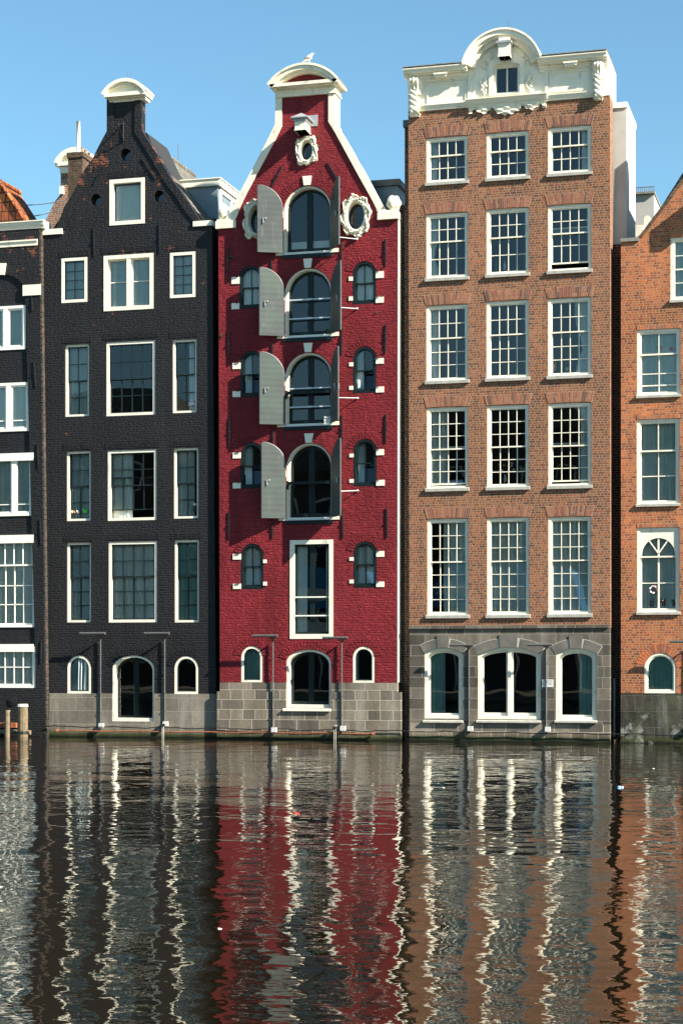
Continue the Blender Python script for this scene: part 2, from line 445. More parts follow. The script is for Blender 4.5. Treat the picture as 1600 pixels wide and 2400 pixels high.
def panel(mb, gl, x1, x2, z1, z2, rise, sw, y, cols, rows, bw, tilt=0.0, bd=.045, bottom=None):
    """one sash: ring, bars, glass"""
    b0 = len(mb.v); g0 = len(gl.v)
    o = outline(x1, x2, z1, z2, rise); i_ = outline(x1, x2, z1, z2, rise, sw)
    if bottom:
        i_ = [(p[0], p[1] + (bottom - sw)) if k < 2 else p for k, p in enumerate(i_)]
    mb.ring(o, i_, y, y + bd)
    ix1, ix2, iz1, iz2 = x1 + sw, x2 - sw, z1 + (bottom or sw), z2 - sw
    ri = rise
    for c in cols:
        w = bw; cc = c
        if isinstance(c, tuple): cc, w = c
        x = ix1 + (ix2 - ix1) * cc
        if isinstance(c, tuple) and w > .06:
            mb.prism([(x - w / 2, iz1), (x + w / 2, iz1)] + [(x + w / 2, top_at(x + w / 2, ix1, ix2, iz2, ri) + .004), (x - w / 2, top_at(x - w / 2, ix1, ix2, iz2, ri) + .004)], y + .003, y + bd - .003)
        else:
            mb.box(x - w / 2, x + w / 2, y + .006, y + bd - .004, iz1, top_at(x, ix1, ix2, iz2, ri) + .003)
    for r in rows:
        w = bw; rr = r
        if isinstance(r, tuple): rr, w = r
        z = iz1 + (iz2 - iz1) * rr; hx = half_at(z, ix1, ix2, iz2, ri); cx = (ix1 + ix2) / 2
        mb.box(cx - hx, cx + hx, y + .008, y + bd - .006, z - w / 2, z + w / 2)
    go = outline(x1, x2, z1, z2, rise, sw * .6)
    gl.add([(p[0], y + bd * .55, p[1]) for p in go], [tuple(range(len(go)))])
    if tilt:
        for q in range(b0, len(mb.v)):
            v = mb.v[q]; mb.v[q] = (v[0], v[1] + (v[2] - z1) * tilt, v[2])
        for q in range(g0, len(gl.v)):
            v = gl.v[q]; gl.v[q] = (v[0], v[1] + (v[2] - z1) * tilt, v[2])

WSEED = [0]
def window(house, rect, y0, holes, rec=.03, fw=.06, rise=0.0, kind='fixed', cols=(), rows=(), meet=None, rows2=(), mull=(),
           fmat='paint', smat=None, sw=.035, bw=.022, fd=.10, curtain=None, cmat='curtain', sill=None, head=None, open_=0.0, tilt=0.0,
           name='window', label=None, yc=.10, sd=.03, gap_top=0.0, cutwall=True, bottom=None, frame_bottom=None):
    x1, x2, z1, z2 = rect
    WSEED[0] += 1
    if cutwall: holes.append(outline(x1, x2, z1, z2, rise))
    yf = y0 + rec
    f = MB()
    e = -.006
    o = outline(x1, x2, z1, z2, rise, e); i_ = outline(x1, x2, z1, z2, rise, fw)
    if frame_bottom is not None:
        i_ = [(p[0], p[1] + frame_bottom - fw) if k < 2 else p for k, p in enumerate(i_)]
    f.ring(o, i_, yf, yf + fd)
    ix1, ix2, iz1, iz2 = x1 + fw, x2 - fw, z1 + (frame_bottom if frame_bottom is not None else fw), z2 - fw
    edges = [ix1]
    for mc, mw in mull:
        xm = ix1 + (ix2 - ix1) * mc
        f.prism([(xm - mw / 2, iz1), (xm + mw / 2, iz1), (xm + mw / 2, top_at(xm + mw / 2, ix1, ix2, iz2, rise) + .004), (xm - mw / 2, top_at(xm - mw / 2, ix1, ix2, iz2, rise) + .004)], yf + .004, yf + fd - .004)
        edges += [xm - mw / 2, xm + mw / 2]
    edges.append(ix2)
    w = f.build(name, M[fmat], house)
    if label: w['label'] = label
    s = MB(); g = MB()
    ys = yf + sd
    if kind == 'hung': yc = .135
    for k in range(0, len(edges), 2):
        a, b = edges[k], edges[k + 1]
        if kind == 'hung':
            zm = iz1 + (iz2 - iz1) * meet
            panel(s, g, a, b, zm - .02, iz2, rise, sw, ys, cols, rows, bw)
            dz = open_
            panel(s, g, a, b, iz1 + dz, zm + .02 + dz, 0, sw, ys + .05, cols, rows2, bw, tilt=tilt, bottom=bottom)
        else:
            if mull and rise:   # half arches: keep the frame's arch as the top
                zt = min(top_at(a, ix1, ix2, iz2, rise), top_at(b, ix1, ix2, iz2, rise))
                zc = top_at(b if k == 0 else a, ix1, ix2, iz2, rise)
                oo = [(a, iz1), (b, iz1)] + [(b + (a - b) * q / 8, top_at(b + (a - b) * q / 8, ix1, ix2, iz2, rise)) for q in range(9)]
                ii = [(a + sw, iz1 + sw * 1.6), (b - sw, iz1 + sw * 1.6)] + [(b - sw + (a - b + 2 * sw) * q / 8, top_at(b - sw + (a - b + 2 * sw) * q / 8, ix1, ix2, iz2, rise) - sw) for q in range(9)]
                s.ring(oo, ii, ys, ys + .045)
                g.add([(p[0], ys + .025, p[1]) for p in oo], [tuple(range(len(oo)))])
            else:
                panel(s, g, a, b, iz1, iz2, rise, sw, ys, cols, rows, bw, tilt=tilt, bottom=bottom)
    s.build('sash', M[smat or fmat], w)
    g.build('glass', M['glass'], w)
    if curtain:
        c = MB()
        for seg in curtain:
            tie = seg[2] if len(seg) > 2 else None
            xa = ix1 + (ix2 - ix1) * seg[0]; xb = ix1 + (ix2 - ix1) * seg[1]
            curtain_mesh(c, xa, xb, iz1 + .0, lambda x: top_at(x, ix1, ix2, iz2, rise), ys + yc, seed=WSEED[0] * 7 + int(seg[0] * 10), tie=tie)
        c.build('curtain', M[cmat], w, smooth=True)
    if sill:
        sm, sh, sp, so = sill   # material, height, projection, overhang
        q = MB()
        q.extrude_x(x1 - so, x2 + so, [(y0 - sp, z1 - sh), (y0 - sp, z1 - .012), (yf + .004, z1 + .014), (yf + .004, z1 - sh)])
        q.build('sill', M[sm], w)
    return w

def pip(p, poly):
    x, y = p; c = False; n = len(poly)
    for i in range(n):
        a = poly[i]; b = poly[(i + 1) % n]
        if (a[1] > y) != (b[1] > y) and x < (b[0] - a[0]) * (y - a[1]) / (b[1] - a[1]) + a[0]: c = not c
    return c

def wall_mesh(poly, holes, y0, thick, name, mat, parent, hole_depth=None, mats=None, face_mat=None):
    """front sheet with real openings, reveals and edge faces"""
    vs = []; edges = []
    def addloop(lp):
        b = len(vs); vs.extend(Vector((p[0], p[1])) for p in lp)
        edges.extend((b + i, b + (i + 1) % len(lp)) for i in range(len(lp)))
    addloop(poly)
    for h in holes: addloop(h)
    ov, oe, of, *_ = geometry.delaunay_2d_cdt(vs, edges, [], 0, 1e-5)
    mb = MB(); mb.v = [(v[0], y0, v[1]) for v in ov]
    for f in of:
        c = sum((ov[i] for i in f), Vector((0, 0))) / len(f)
        if not pip(c, poly): continue
        if any(pip(c, h) for h in holes): continue
        a, b, d = ov[f[0]], ov[f[1]], ov[f[2]]
        cr = (b[0] - a[0]) * (d[1] - a[1]) - (b[1] - a[1]) * (d[0] - a[0])
        mb.f.append(tuple(f) if cr > 0 else tuple(reversed(f))); mb.m.append(0)
    def skirt(lp, depth, inward):
        n = len(lp); b = len(mb.v)
        mb.v += [(p[0], y0, p[1]) for p in lp] + [(p[0], y0 + depth, p[1]) for p in lp]
        for i in range(n):
            j = (i + 1) % n
            q = (b + i, b + j, b + n + j, b + n + i) if inward else (b + i, b + n + i, b + n + j, b + j)
            mb.f.append(q); mb.m.append(0)
    ar = sum(poly[i][0] * poly[(i + 1) % len(poly)][1] - poly[(i + 1) % len(poly)][0] * poly[i][1] for i in range(len(poly)))
    skirt(poly if ar > 0 else poly[::-1], thick, False)
    for h in holes: skirt(h, hole_depth or .42, True)
    # a back sheet so that no light leaks in
    bk = MB()
    return mb.build(name, mats or M[mat], parent)

def room_box(poly, y0, y1, parent):
    """dark interior shell behind a facade: sides and back, open to the front"""
    mb = MB(); mb.prism(poly, y0, y1, front=False)
    return mb.build('interior', M['room'], parent)

def shrink(poly, dx=.12, dz=.12):
    cx = sum(p[0] for p in poly) / len(poly); cz = sum(p[1] for p in poly) / len(poly)
    return [(p[0] + (dx if p[0] < cx else -dx), p[1] + (dz if p[1] < cz else -dz)) for p in poly]

def radial_arch(x1, x2, z2, rise, hgt, y0, mat, parent, a0=0.12, a1=.88, bwid=.062, proud=.012, name='brick_arch', mats=None, gap=.010):
    cx = (x1 + x2) / 2; rx = (x2 - x1) / 2 + .012; rz = rise + .012; zs = z2 - rise
    L = PI * (rx + rz) / 2 * (a1 - a0); n = max(6, int(L / bwid)); mb = MB()
    for i in range(n):
        t0 = PI * (a0 + (a1 - a0) * i / n); t1 = PI * (a0 + (a1 - a0) * (i + 1) / n)
        g = gap / L * PI * (a1 - a0) * .5; t0 += g; t1 -= g
        hh = hgt * random.uniform(.93, 1.04)
        def pt(t, e):
            nx, nz = math.cos(t), math.sin(t)
            dx, dz = rx * nx, rz * nz
            # outward normal of the ellipse
            ex, ez = nx / rx, nz / rz; l = math.hypot(ex, ez)
            return (cx + dx + ex / l * e, zs + dz + ez / l * e)
        p = [pt(t0, 0), pt(t0, hh), pt(t1, hh), pt(t1, 0)]
        mb.prism(p, y0 - proud * random.uniform(.6, 1.2), y0 + .01, mi=random.randrange(len(mats)) if mats else 0, back=False)
    return mb.build(name, [M[k] for k in mats] if mats else M[mat], parent)

M['vb1'] = plain('arch_brick_a', (.26, .09, .048), .85, var=.2, scale=9); M['vb2'] = plain('arch_brick_b', (.21, .07, .045), .85, var=.2, scale=9)
M['vb3'] = plain('arch_brick_c', (.31, .125, .068), .85, var=.2, scale=9); M['vb4'] = plain('arch_brick_d', (.13, .055, .04), .85, var=.2, scale=9)
M['vo1'] = plain('orange_arch_brick', (.46, .13, .045), .85, var=.2, scale=9)
M['mortar'] = plain('mortar_bed', (.34, .25, .17), .95)

def flat_arch(x1, x2, z0, hgt, y0, parent, flare=.5, cols=('vb1', 'vb2', 'vb3', 'vb1', 'vb3', 'vb4'), name='flat_arch', camber=.02, bw=.058):
    mb = MB(); n = int((x2 - x1 + hgt * flare) / bw); f = hgt * flare * .55
    def pt(s, t):
        a = x1 + (x2 - x1) * s; b = (x1 - f) + (x2 - x1 + 2 * f) * s
        cm = camber * (1 - (2 * s - 1) ** 2)
        return (a + (b - a) * t, z0 + hgt * t + cm * (1 - t * .3))
    bed = [pt(0, 0)] + [pt(i / 8, 0) for i in range(1, 9)] + [pt(1 - i / 8, 1) for i in range(9)]
    mb.prism(bed, y0 - .006, y0 + .01, mi=len(cols), back=False)
    for i in range(n):
        s0 = (i + .11) / n; s1 = (i + .85) / n
        t1 = random.uniform(.96, 1.0)
        k = random.randrange(len(cols))
        if random.random() < .35:
            tm = random.choice((.33, .6))
            mb.prism([pt(s0, .02), pt(s1, .02), pt(s1, tm - .03), pt(s0, tm - .03)], y0 - .009, y0, mi=k, back=False)
            mb.prism([pt(s0, tm + .03), pt(s1, tm + .03), pt(s1, t1), pt(s0, t1)], y0 - .009, y0, mi=random.randrange(len(cols)), back=False)
        else:
            mb.prism([pt(s0, .02), pt(s1, .02), pt(s1, t1), pt(s0, t1)], y0 - random.uniform(.008, .010), y0, mi=k, back=False)
    return mb.build(name, [M[c] for c in cols] + [M['mortar']], parent)

def anchor(house, p0, p1, y0, r=.014, knob=True):
    """iron wall anchor between two xz points"""
    mb = MB(); dx, dz = p1[0] - p0[0], p1[1] - p0[1]; l = math.hypot(dx, dz); nx, nz = -dz / l, dx / l
    w0, w1 = r * .7, r * 1.5
    poly = [(p0[0] + nx * w0, p0[1] + nz * w0), (p0[0] - nx * w0, p0[1] - nz * w0), (p0[0] + dx * .5 - nx * w1, p0[1] + dz * .5 - nz * w1),
            (p1[0] - nx * w0, p1[1] - nz * w0), (p1[0] + nx * w0, p1[1] + nz * w0), (p0[0] + dx * .5 + nx * w1, p0[1] + dz * .5 + nz * w1)]
    mb.prism(poly, y0 - .032, y0 - .006)
    cxx, czz = (p0[0] + p1[0]) / 2, (p0[1] + p1[1]) / 2
    mb.tube([(cxx, y0 - .05, czz), (cxx, y0 + .02, czz)], .026)
    return mb.build('wall_anchor', M['iron'], house)

def relief(x0, x1, z0, z1, y0, fy, nx, nz, name, mat, parent, mask=None, back=.0):
    """carved ornament as a height field in front of y0"""
    mb = MB(); idx = {}
    def vid(i, j):
        if (i, j) not in idx:
            s, t = i / nx, j / nz
            idx[(i, j)] = len(mb.v)
            mb.v.append((x0 + (x1 - x0) * s, y0 - fy(s, t), z0 + (z1 - z0) * t))
        return idx[(i, j)]
    cells = set()
    for i in range(nx):
        for j in range(nz):
            if mask is None or mask((i + .5) / nx, (j + .5) / nz): cells.add((i, j))
    for (i, j) in cells:
        mb.f.append((vid(i, j), vid(i + 1, j), vid(i + 1, j + 1), vid(i, j + 1))); mb.m.append(0)
        for di, dj, a, b in ((-1, 0, (i, j + 1), (i, j)), (1, 0, (i + 1, j), (i + 1, j + 1)), (0, -1, (i, j), (i + 1, j)), (0, 1, (i + 1, j + 1), (i, j + 1))):
            if (i + di, j + dj) not in cells:
                va, vb = vid(*a), vid(*b); pa, pb = mb.v[va], mb.v[vb]
                k = len(mb.v); mb.v += [(pa[0], y0 + back, pa[2]), (pb[0], y0 + back, pb[2])]
                mb.f.append((va, k, k + 1, vb)); mb.m.append(0)
    return mb.build(name, M[mat], parent)

def cartouche(cx, cz, ax, az, bx, bz, y0, parent, seed=0, name='cartouche', depth=.12):
    """scrolled ring round an oval light: (ax, az) opening, (bx, bz) outer half sizes"""
    mb = MB(); n = 120; m = 16
    def outer(t):
        c, s = math.cos(t), math.sin(t); p = 3.2
        r = (abs(c) ** p + abs(s) ** p) ** (-1 / p)
        k = 1 + .065 * math.sin(8 * t + .5) + .05 * math.cos(4 * t + 0.3 + seed) + .025 * math.sin(19 * t + seed)
        return bx * c * r * k * .94, bz * s * r * k * .94
    for j in range(m + 1):
        q = j / m
        for i in range(n):
            t = 2 * PI * i / n
            ox, oz = outer(t); ix, iz = ax * math.cos(t), az * math.sin(t)
            x = ix + (ox - ix) * q; z = iz + (oz - iz) * q
            h = depth * (.75 * math.sin(PI * min(1, q * 1.9)) ** .7 if q < .42 else .55)
            if q > .36:
                h += depth * .42 * (math.sin(8 * t + 9 * q + seed) * math.sin(PI * (q - .36) / .64)) + depth * .16 * math.sin(24 * t - 11 * q) + depth * .1 * math.sin(13 * t + 30 * q)
            if j == m: h = 0
            mb.v.append((cx + x, y0 - max(h, 0.004), cz + z))
    for j in range(m):
        for i in range(n):
            k = (i + 1) % n
            mb.f.append((j * n + i, (j + 1) * n + i, (j + 1) * n + k, j * n + k)); mb.m.append(0)
    # inner reveal
    b = len(mb.v)
    for i in range(n):
        t = 2 * PI * i / n
        mb.v.append((cx + ax * math.cos(t), y0 + .16, cz + az * math.sin(t)))
    for i in range(n):
        k = (i + 1) % n
        mb.f.append((i, k, b + k, b + i)); mb.m.append(0)
    return mb.build(name, M['paint_old'], parent, smooth=True)

def oval(cx, cz, ax, az, n=40):
    return [(cx + ax * math.cos(2 * PI * i / n), cz + az * math.sin(2 * PI * i / n)) for i in range(n)]

def oval_light(house, cx, cz, ax, az, y0, holes, fmat='paint', rec=.14, frame=.03, name='oval_window'):
    holes.append(oval(cx, cz, ax + .004, az + .004))
    mb = MB(); mb.ring(oval(cx, cz, ax + .006, az + .006), oval(cx, cz, ax - frame, az - frame), y0 + rec, y0 + rec + .06)
    w = mb.build(name, M[fmat], house)
    g = MB(); p = oval(cx, cz, ax - frame * .5, az - frame * .5); g.add([(q[0], y0 + rec + .03, q[1]) for q in p], [tuple(range(len(p)))])
    g.build('glass', M['glass'], w)
    return w

def arc_pts(xa, xb, z0, rise, n=28, off=0.0):
    """segmental arc over the chord xa..xb at z0, left to right"""
    a = (xb - xa) / 2; R = (a * a + rise * rise) / (2 * rise); cx = (xa + xb) / 2; cz = z0 + rise - R
    th = math.asin(min(1, a / R)) if rise <= a else PI - math.asin(a / R)
    return [(cx + (R + off) * math.sin(-th + 2 * th * i / n), cz + (R + off) * math.cos(-th + 2 * th * i / n)) for i in range(n + 1)]

def arc_band(mb, xa, xb, z0, rise, t, y0, y1, mi=0, off=0.0):
    o = arc_pts(xa, xb, z0, rise, off=off); i_ = arc_pts(xa, xb, z0, rise, off=off - t)
    for k in range(len(o) - 1):
        mb.prism([i_[k], i_[k + 1], o[k + 1], o[k]], y0, y1, mi)

def noise3(a, b, c=0):
    return math.sin(a * 3.1 + c) * math.sin(b * 2.7 + 1.3 * c) + .5 * math.sin(a * 7.3 - b * 5.1 + c)

def clipz(poly, zc, above=True):
    out = []; n = len(poly)
    ins = lambda p: (p[1] >= zc) if above else (p[1] <= zc)
    for i in range(n):
        a, b = poly[i], poly[(i + 1) % n]
        if ins(a): out.append(a)
        if ins(a) != ins(b):
            t = (zc - a[1]) / (b[1] - a[1]); out.append((a[0] + (b[0] - a[0]) * t, zc))
    return out

def facade(poly, holes, y0, thick, name, mat, parent, zlo=None, zhi=None, hd=.40):
    """a wall between two levels; openings that cross a level are cut there without a bridging face"""
    pp = poly
    if zlo is not None: pp = clipz(pp, zlo, True)
    if zhi is not None: pp = clipz(pp, zhi, False)
    hh = []
    for h in holes:
        q = h
        if zlo is not None: q = clipz(q, zlo, True)
        if zhi is not None: q = clipz(q, zhi, False)
        if len(q) >= 3: hh.append(q)
    vs = []; ed = []
    def loop(lp):
        b = len(vs); vs.extend(Vector((p[0], p[1])) for p in lp); ed.extend((b + i, b + (i + 1) % len(lp)) for i in range(len(lp)))
    loop(pp)
    for h in hh: loop(h)
    ov, oe, of, *_ = geometry.delaunay_2d_cdt(vs, ed, [], 0, 1e-5)
    mb = MB(); mb.v = [(v[0], y0, v[1]) for v in ov]
    for f in of:
        c = sum((ov[i] for i in f), Vector((0, 0))) / len(f)
        if not pip(c, pp) or any(pip(c, h) for h in hh): continue
        a, b, d = ov[f[0]], ov[f[1]], ov[f[2]]
        cr = (b[0] - a[0]) * (d[1] - a[1]) - (b[1] - a[1]) * (d[0] - a[0])
        mb.f.append(tuple(f) if cr > 0 else tuple(reversed(f))); mb.m.append(0)
    def skirt(lp, depth, inward):
        n = len(lp); b = len(mb.v)
        mb.v += [(p[0], y0, p[1]) for p in lp] + [(p[0], y0 + depth, p[1]) for p in lp]
        for i in range(n):
            j = (i + 1) % n
            if any(z is not None and abs(lp[i][1] - z) < 1e-6 and abs(lp[j][1] - z) < 1e-6 for z in (zlo, zhi)): continue
            q = (b + i, b + j, b + n + j, b + n + i) if inward else (b + i, b + n + i, b + n + j, b + j)
            mb.f.append(q); mb.m.append(0)
    skirt(pp, thick, False)
    for h in hh: skirt(h, hd, True)
    return mb.build(name, M[mat], parent)

def pl(reg, pts, y):
    return [Q(reg, a, b, y) for a, b in pts]

def wall_box(house, reg, x1, x2, y1, y2, y0, proud, name, mat, back=.02, label=None):
    r = QR(reg, x1, x2, y1, y2, y0); mb = MB(); mb.box(r[0], r[1], y0 - proud, y0 + back, r[2], r[3])
    o = mb.build(name, M[mat], house)
    return o

# =================================================================== leftmost black house
yA = -.15
hA = thing('canal_house', 'black brick house with white casement windows and cornice, cut off by the left edge', 'house', (P(20, 1735)[0], yA, 0), 'canal houses standing in a row on the water')
pA = [P(-170, 1750, yA), P(109, 1750, yA), P(94, 521, yA), P(-170, 521, yA)]
holes = []
bay = [P(-16, 1614, yA), P(84.5, 1614, yA), P(59, 689, yA)] + [P(9 + 50 * math.cos(PI * i / 14), 689 - 46 * math.sin(PI * i / 14), yA) for i in range(1, 14)] + [P(-41, 689, yA)]
facade(pA, [bay], yA, .5, 'wall', 'black_brick', hA, hd=.06)
yb = yA + .055; hb = []
def WA(u1, u2, v1, v2, **k):
    return window(hA, QR('0', u1, u2, v1, v2, yb), yb, hb, fmat='paint_bright', rec=-.03, fd=.13, **k)
WA(-33, 60.5, 718, 820, fw=.07, mull=((.5, .13),), sw=.05, curtain=((0, 1),), cmat='curtain')
WA(-29, 70, 898, 1011, fw=.07, mull=((.5, .13),), sw=.05, curtain=((0, 1),), rows=((.16, .03),), cmat='curtain_pale')
WA(-12, 78, 1070, 1209, fw=.08, mull=((.5, .12),), sw=.04, curtain=((0, 1),), rows=((.14, .025),), cmat='curtain')
WA(-18, 82.5, 1260, 1470, fw=.06, sw=.045, kind='hung', meet=.70, cols=(.25, .5, .75), rows=(), rows2=(.33, .66), curtain=((0, 1),), bw=.028, cmat='curtain_pale')
WA(-18, 83.5, 1516, 1612, fw=.06, sw=.045, cols=(.25, .5, .75), rows=(.5,), curtain=((0, 1),), bw=.028, cmat='curtain_pale')
zA = [P(20, v, yb)[1] for v in (1600, 640)]
bb = [(bay[0][0] - .3, zA[0] - .5), (bay[1][0] + .15, zA[0] - .5), (bay[1][0] + .15, zA[1] + .2), (bay[0][0] - .6, zA[1] + .2)]
facade(bb, hb, yb, .02, 'bay_wall', 'black_brick', hA, hd=.34)
room_box([(p[0], p[1]) for p in bb], yb + .36, yb + 1.8, hA)
for v1, v2, pj in ((1076 - 12, 1082, .06), (1256, 1275, .06), (1512, 1530, .06)):   # heavy white heads
    r = QR('0', -20, 84, v1 - 2, v2 - 2, yA); m = MB(); m.box(r[0], r[1] - .07, yA - .01, yb - .04, r[2], r[3]); m.build('window_head', M['paint_bright'], hA)
def molding(x0, x1, z0, z1, y0, pr, name, mat, house, steps=3, back=.3):
    prof = [(y0 + back, z0), (y0 - .02, z0)]
    for i in range(steps):
        t0 = i / steps; t1 = (i + 1) / steps
        prof += [(y0 - pr * (t0 + .25 / steps), z0 + (z1 - z0) * t0 + .001), (y0 - pr * (t0 + .4 / steps), z0 + (z1 - z0) * (t0 + .45 / steps)), (y0 - pr * t1, z0 + (z1 - z0) * (t0 + .75 / steps)), (y0 - pr * t1, z0 + (z1 - z0) * t1 - .001)]
    prof += [(y0 + back, z1)]
    m = MB(); m.extrude_x(x0, x1, prof); return m.build(name, M[mat], house)
xr = P(100, 525, yA - .12)[0]; xl = pA[0][0]
molding(xl, xr, P(98, 534, yA)[1], P(98, 516, yA)[1], yA, .10, 'cornice', 'paint', hA, 2, .45)
r = QR('0', 30, 88, 562, 576, yA); molding(xl, r[1], r[2], r[3], yA, .05, 'string_course', 'paint', hA, 1, .02)
wall_box(hA, '0', 54, 96, 667, 692, yA, .03, 'impost_block', 'paint')
k = pl('0', [(-10, 644), (11, 644), (15, 617), (-14, 617)], yA); m = MB(); m.prism(k, yA - .04, yA + .02); m.build('keystone', M['paint'], hA)
for a, b in (((75, 693), (76, 729)), ((80, 846), (84, 907)), ((88, 1039), (91, 1098)), ((94, 1216), (97, 1277)), ((97, 1502), (96, 1555))):
    anchor(hA, P(*a, yA), P(*b, yA), yA)
cx, cz = P(30, 1643, yA); m = MB(); m.tube([(cx, yA - .03, cz), (cx, yA + .02, cz)], .12, 20); m.tube([(cx, yA - .05, cz), (cx, yA, cz)], .05, 12); m.build('anchor_plate', M['iron'], hA)
# worn corner strip along the right edge
m = MB(); m.prism(pl('0', [(106.5, 1735), (110.5, 1735), (95.8, 536), (91.5, 536)], yA), yA - .004, yA + .18); m.build('corner_strip', M['black_worn'], hA)
# tiled roof
m = MB()
a = P(-60, 430, .5); b = P(6, 430, .5); c = P(66, 522, .5)
m.prism([(a[0], c[1]), c, (b[0], b[1]), (a[0], a[1])], .35, 1.6)
m.build('roof', M['orange_tile'], hA)
m = MB(); m.tube([(b[0], .34, b[1]), (c[0], .34, c[1])], .06, 8); m.tube([(b[0], .34, b[1] + .02), (b[0], 1.6, b[1] + .02)], .07, 8); m.build('ridge_tiles', M['orange_tile'], hA)

# =================================================================== tall black house
yB = 0.0
hB = thing('canal_house', 'tall black brick neck-gable house with stone base, directly left of the red house', 'house', (P(305, 1735)[0], yB, 0), 'canal houses standing in a row on the water')
gB = [(1391, 1045), (1317, 1030), (1272, 965), (1197, 850), (1122, 750), (1042, 610), (972, 500), (930, 435), (930, 228),
      (703, 228), (703, 440), (660, 520), (610, 620), (560, 690), (480, 850), (425, 935), (370, 1085), (283, 1100)]
pB = [P(108, 1750), P(507, 1750)] + pl('a', gB, yB)
holes = []
def WB(reg, x1, x2, y1, y2, **k):
    return window(hB, QR(reg, x1, x2, y1, y2, yB), yB, holes, **k)
big = dict(rec=-.012, fd=.19, fw=.10, sd=.12)
WB('a', 720, 948, 752, 1050, sw=.03, smat='dark_sash', curtain=((0, .95),), cmat='curtain_pale', **big)
WB('a', 682, 1005, 1250, 1612, mull=((.5, .11),), sw=.03, rows=(.53,), bw=.02, curtain=((0, 1),), cmat='curtain', **big)
sm = dict(rec=-.008, fw=.075, fd=.12, sw=.03, smat='dark_sash', bw=.018)
WB('a', 405, 571, 1272, 1562, cols=(.5,), rows=(.25, .5, .75), curtain=((0, 1),), cmat='curtain', **sm)
WB('a', 1117, 1280, 1235, 1530, cols=(.5,), rows=(.25, .5, .75), curtain=((0, 1),), cmat='curtain', **sm)
nar = dict(rec=.055, fw=.062, fd=.10, sw=.03, smat='dark_sash', bw=.024, kind='hung', cols=(.5,), yc=.10)
mid = dict(rec=.02, fw=.075, fd=.12, sw=.03, smat='dark_sash', bw=.024, kind='hung', cols=(.25, .5, .75), yc=.10)
WB('b', 425, 584, 718, 1192, meet=.50, rows=(.5,), rows2=(.5,), curtain=((0, 1),), cmat='curtain', **nar)
WB('b', 697, 1018, 698, 1185, meet=.50, rows=(.5,), rows2=(.5,), **mid)
WB('b', 1130, 1290, 685, 1168, meet=.53, rows=(.5,), rows2=(.5,), curtain=((.6, 1),), cmat='curtain_pale', **nar)
WB('c', 435, 595, 160, 618, meet=.50, rows=(.5,), rows2=(.5,), curtain=((0, 1),), cmat='curtain', **nar)
WB('c', 706, 1027, 152, 615, meet=.50, rows=(.5,), rows2=(), open_=.21, curtain=((.0, .47),), cmat='curtain_pale', **mid)
WB('c', 1138, 1302, 138, 602, meet=.50, rows=(.5,), rows2=(.5,), curtain=((0, .75),), cmat='curtain', **nar)
WB('c', 437, 597, 760, 1285, meet=.57, rows=(.5,), rows2=(.33, .66), curtain=((0, 1),), cmat='curtain', **nar)
WB('c', 712, 1031, 753, 1285, meet=.57, rows=(.5,), rows2=(.33, .66), curtain=((0, .44), (.47, 1)), cmat='curtain_pale', **mid)
WB('c', 1143, 1305, 743, 1285, meet=.57, rows=(.5,), rows2=(.33, .66), curtain=((0, 1),), cmat='curtain_dark', **nar)
r = QR('d', 443, 597, 384, 632, yB)
WB('d', 443, 597, 384, 632, rise=(r[1] - r[0]) / 2, rec=.0, fw=.062, fd=.14, sw=.03, smat='dark_sash', curtain=((0, 1),), cmat='blind', yc=.05)
WB('d', 1145, 1300, 388, 635, rise=(r[1] - r[0]) / 2, rec=.0, fw=.062, fd=.14, sw=.03, smat='dark_sash')
w = WB('d', 738, 1012, 382, 815, rise=.36, rec=.02, fw=.055, fd=.26, sd=.19, sw=.055, smat='dark_green', cols=((.5, .15),), name='door', frame_bottom=.09)
zp = P(300, 1400 + 632 / 2.8, yB)[1]
facade(pB, holes, yB, .26, 'wall', 'black_brick', hB, zlo=zp)
pl_ = [P(115, 1750, -.03), P(507.5, 1750, -.03), P(507.5, 1600, -.03), P(115, 1600, -.03)]
facade(pl_, holes, yB - .03, .2, 'stone_base', 'stone_plate', hB, zhi=zp, hd=.45)
room_box([(pB[0][0] + .1, -.2), (pB[1][0] - .1, -.2), (pB[1][0] - .12, P(400, 560)[1]), P(455, 560), P(330, 300), P(250, 300), P(160, 560), (pB[0][0] + .1, P(160, 560)[1])], .42, 2.0, hB)
for (a, b, c, d) in ((278, 408, 1080, 1116), (1265, 1391, 1026, 1060)):
    r = QR('a', a, b, c, d, -.05); m = MB(); m.box(r[0], r[1], -.05, .3, r[2], r[3]); m.build('shoulder_stone', M['paint'], hB)
# raised border along the gable edge
o = pl('a', [(703, 235), (703, 440), (660, 520), (610, 620), (560, 690), (480, 850), (425, 935), (370, 1083)], yB)
i_ = pl('a', [(748, 235), (748, 452), (706, 535), (656, 635), (604, 708), (526, 866), (474, 950), (428, 1083)], yB)
for A_, B_, rev in ((o, i_, False), (pl('a', [(930, 235), (930, 435), (972, 500), (1042, 610), (1122, 750), (1197, 850), (1272, 965), (1317, 1027)], yB), pl('a', [(886, 235), (886, 448), (928, 514), (998, 626), (1078, 766), (1152, 868), (1226, 980), (1268, 1027)], yB), True)):
    m = MB()
    for k in range(len(A_) - 1):
        q = [A_[k], A_[k + 1], B_[k + 1], B_[k]]
        if rev: q = q[::-1]
        m.prism(q, yB - .035, yB - .0005, back=False)
    m.build('gable_border', M['black_brick'], hB)
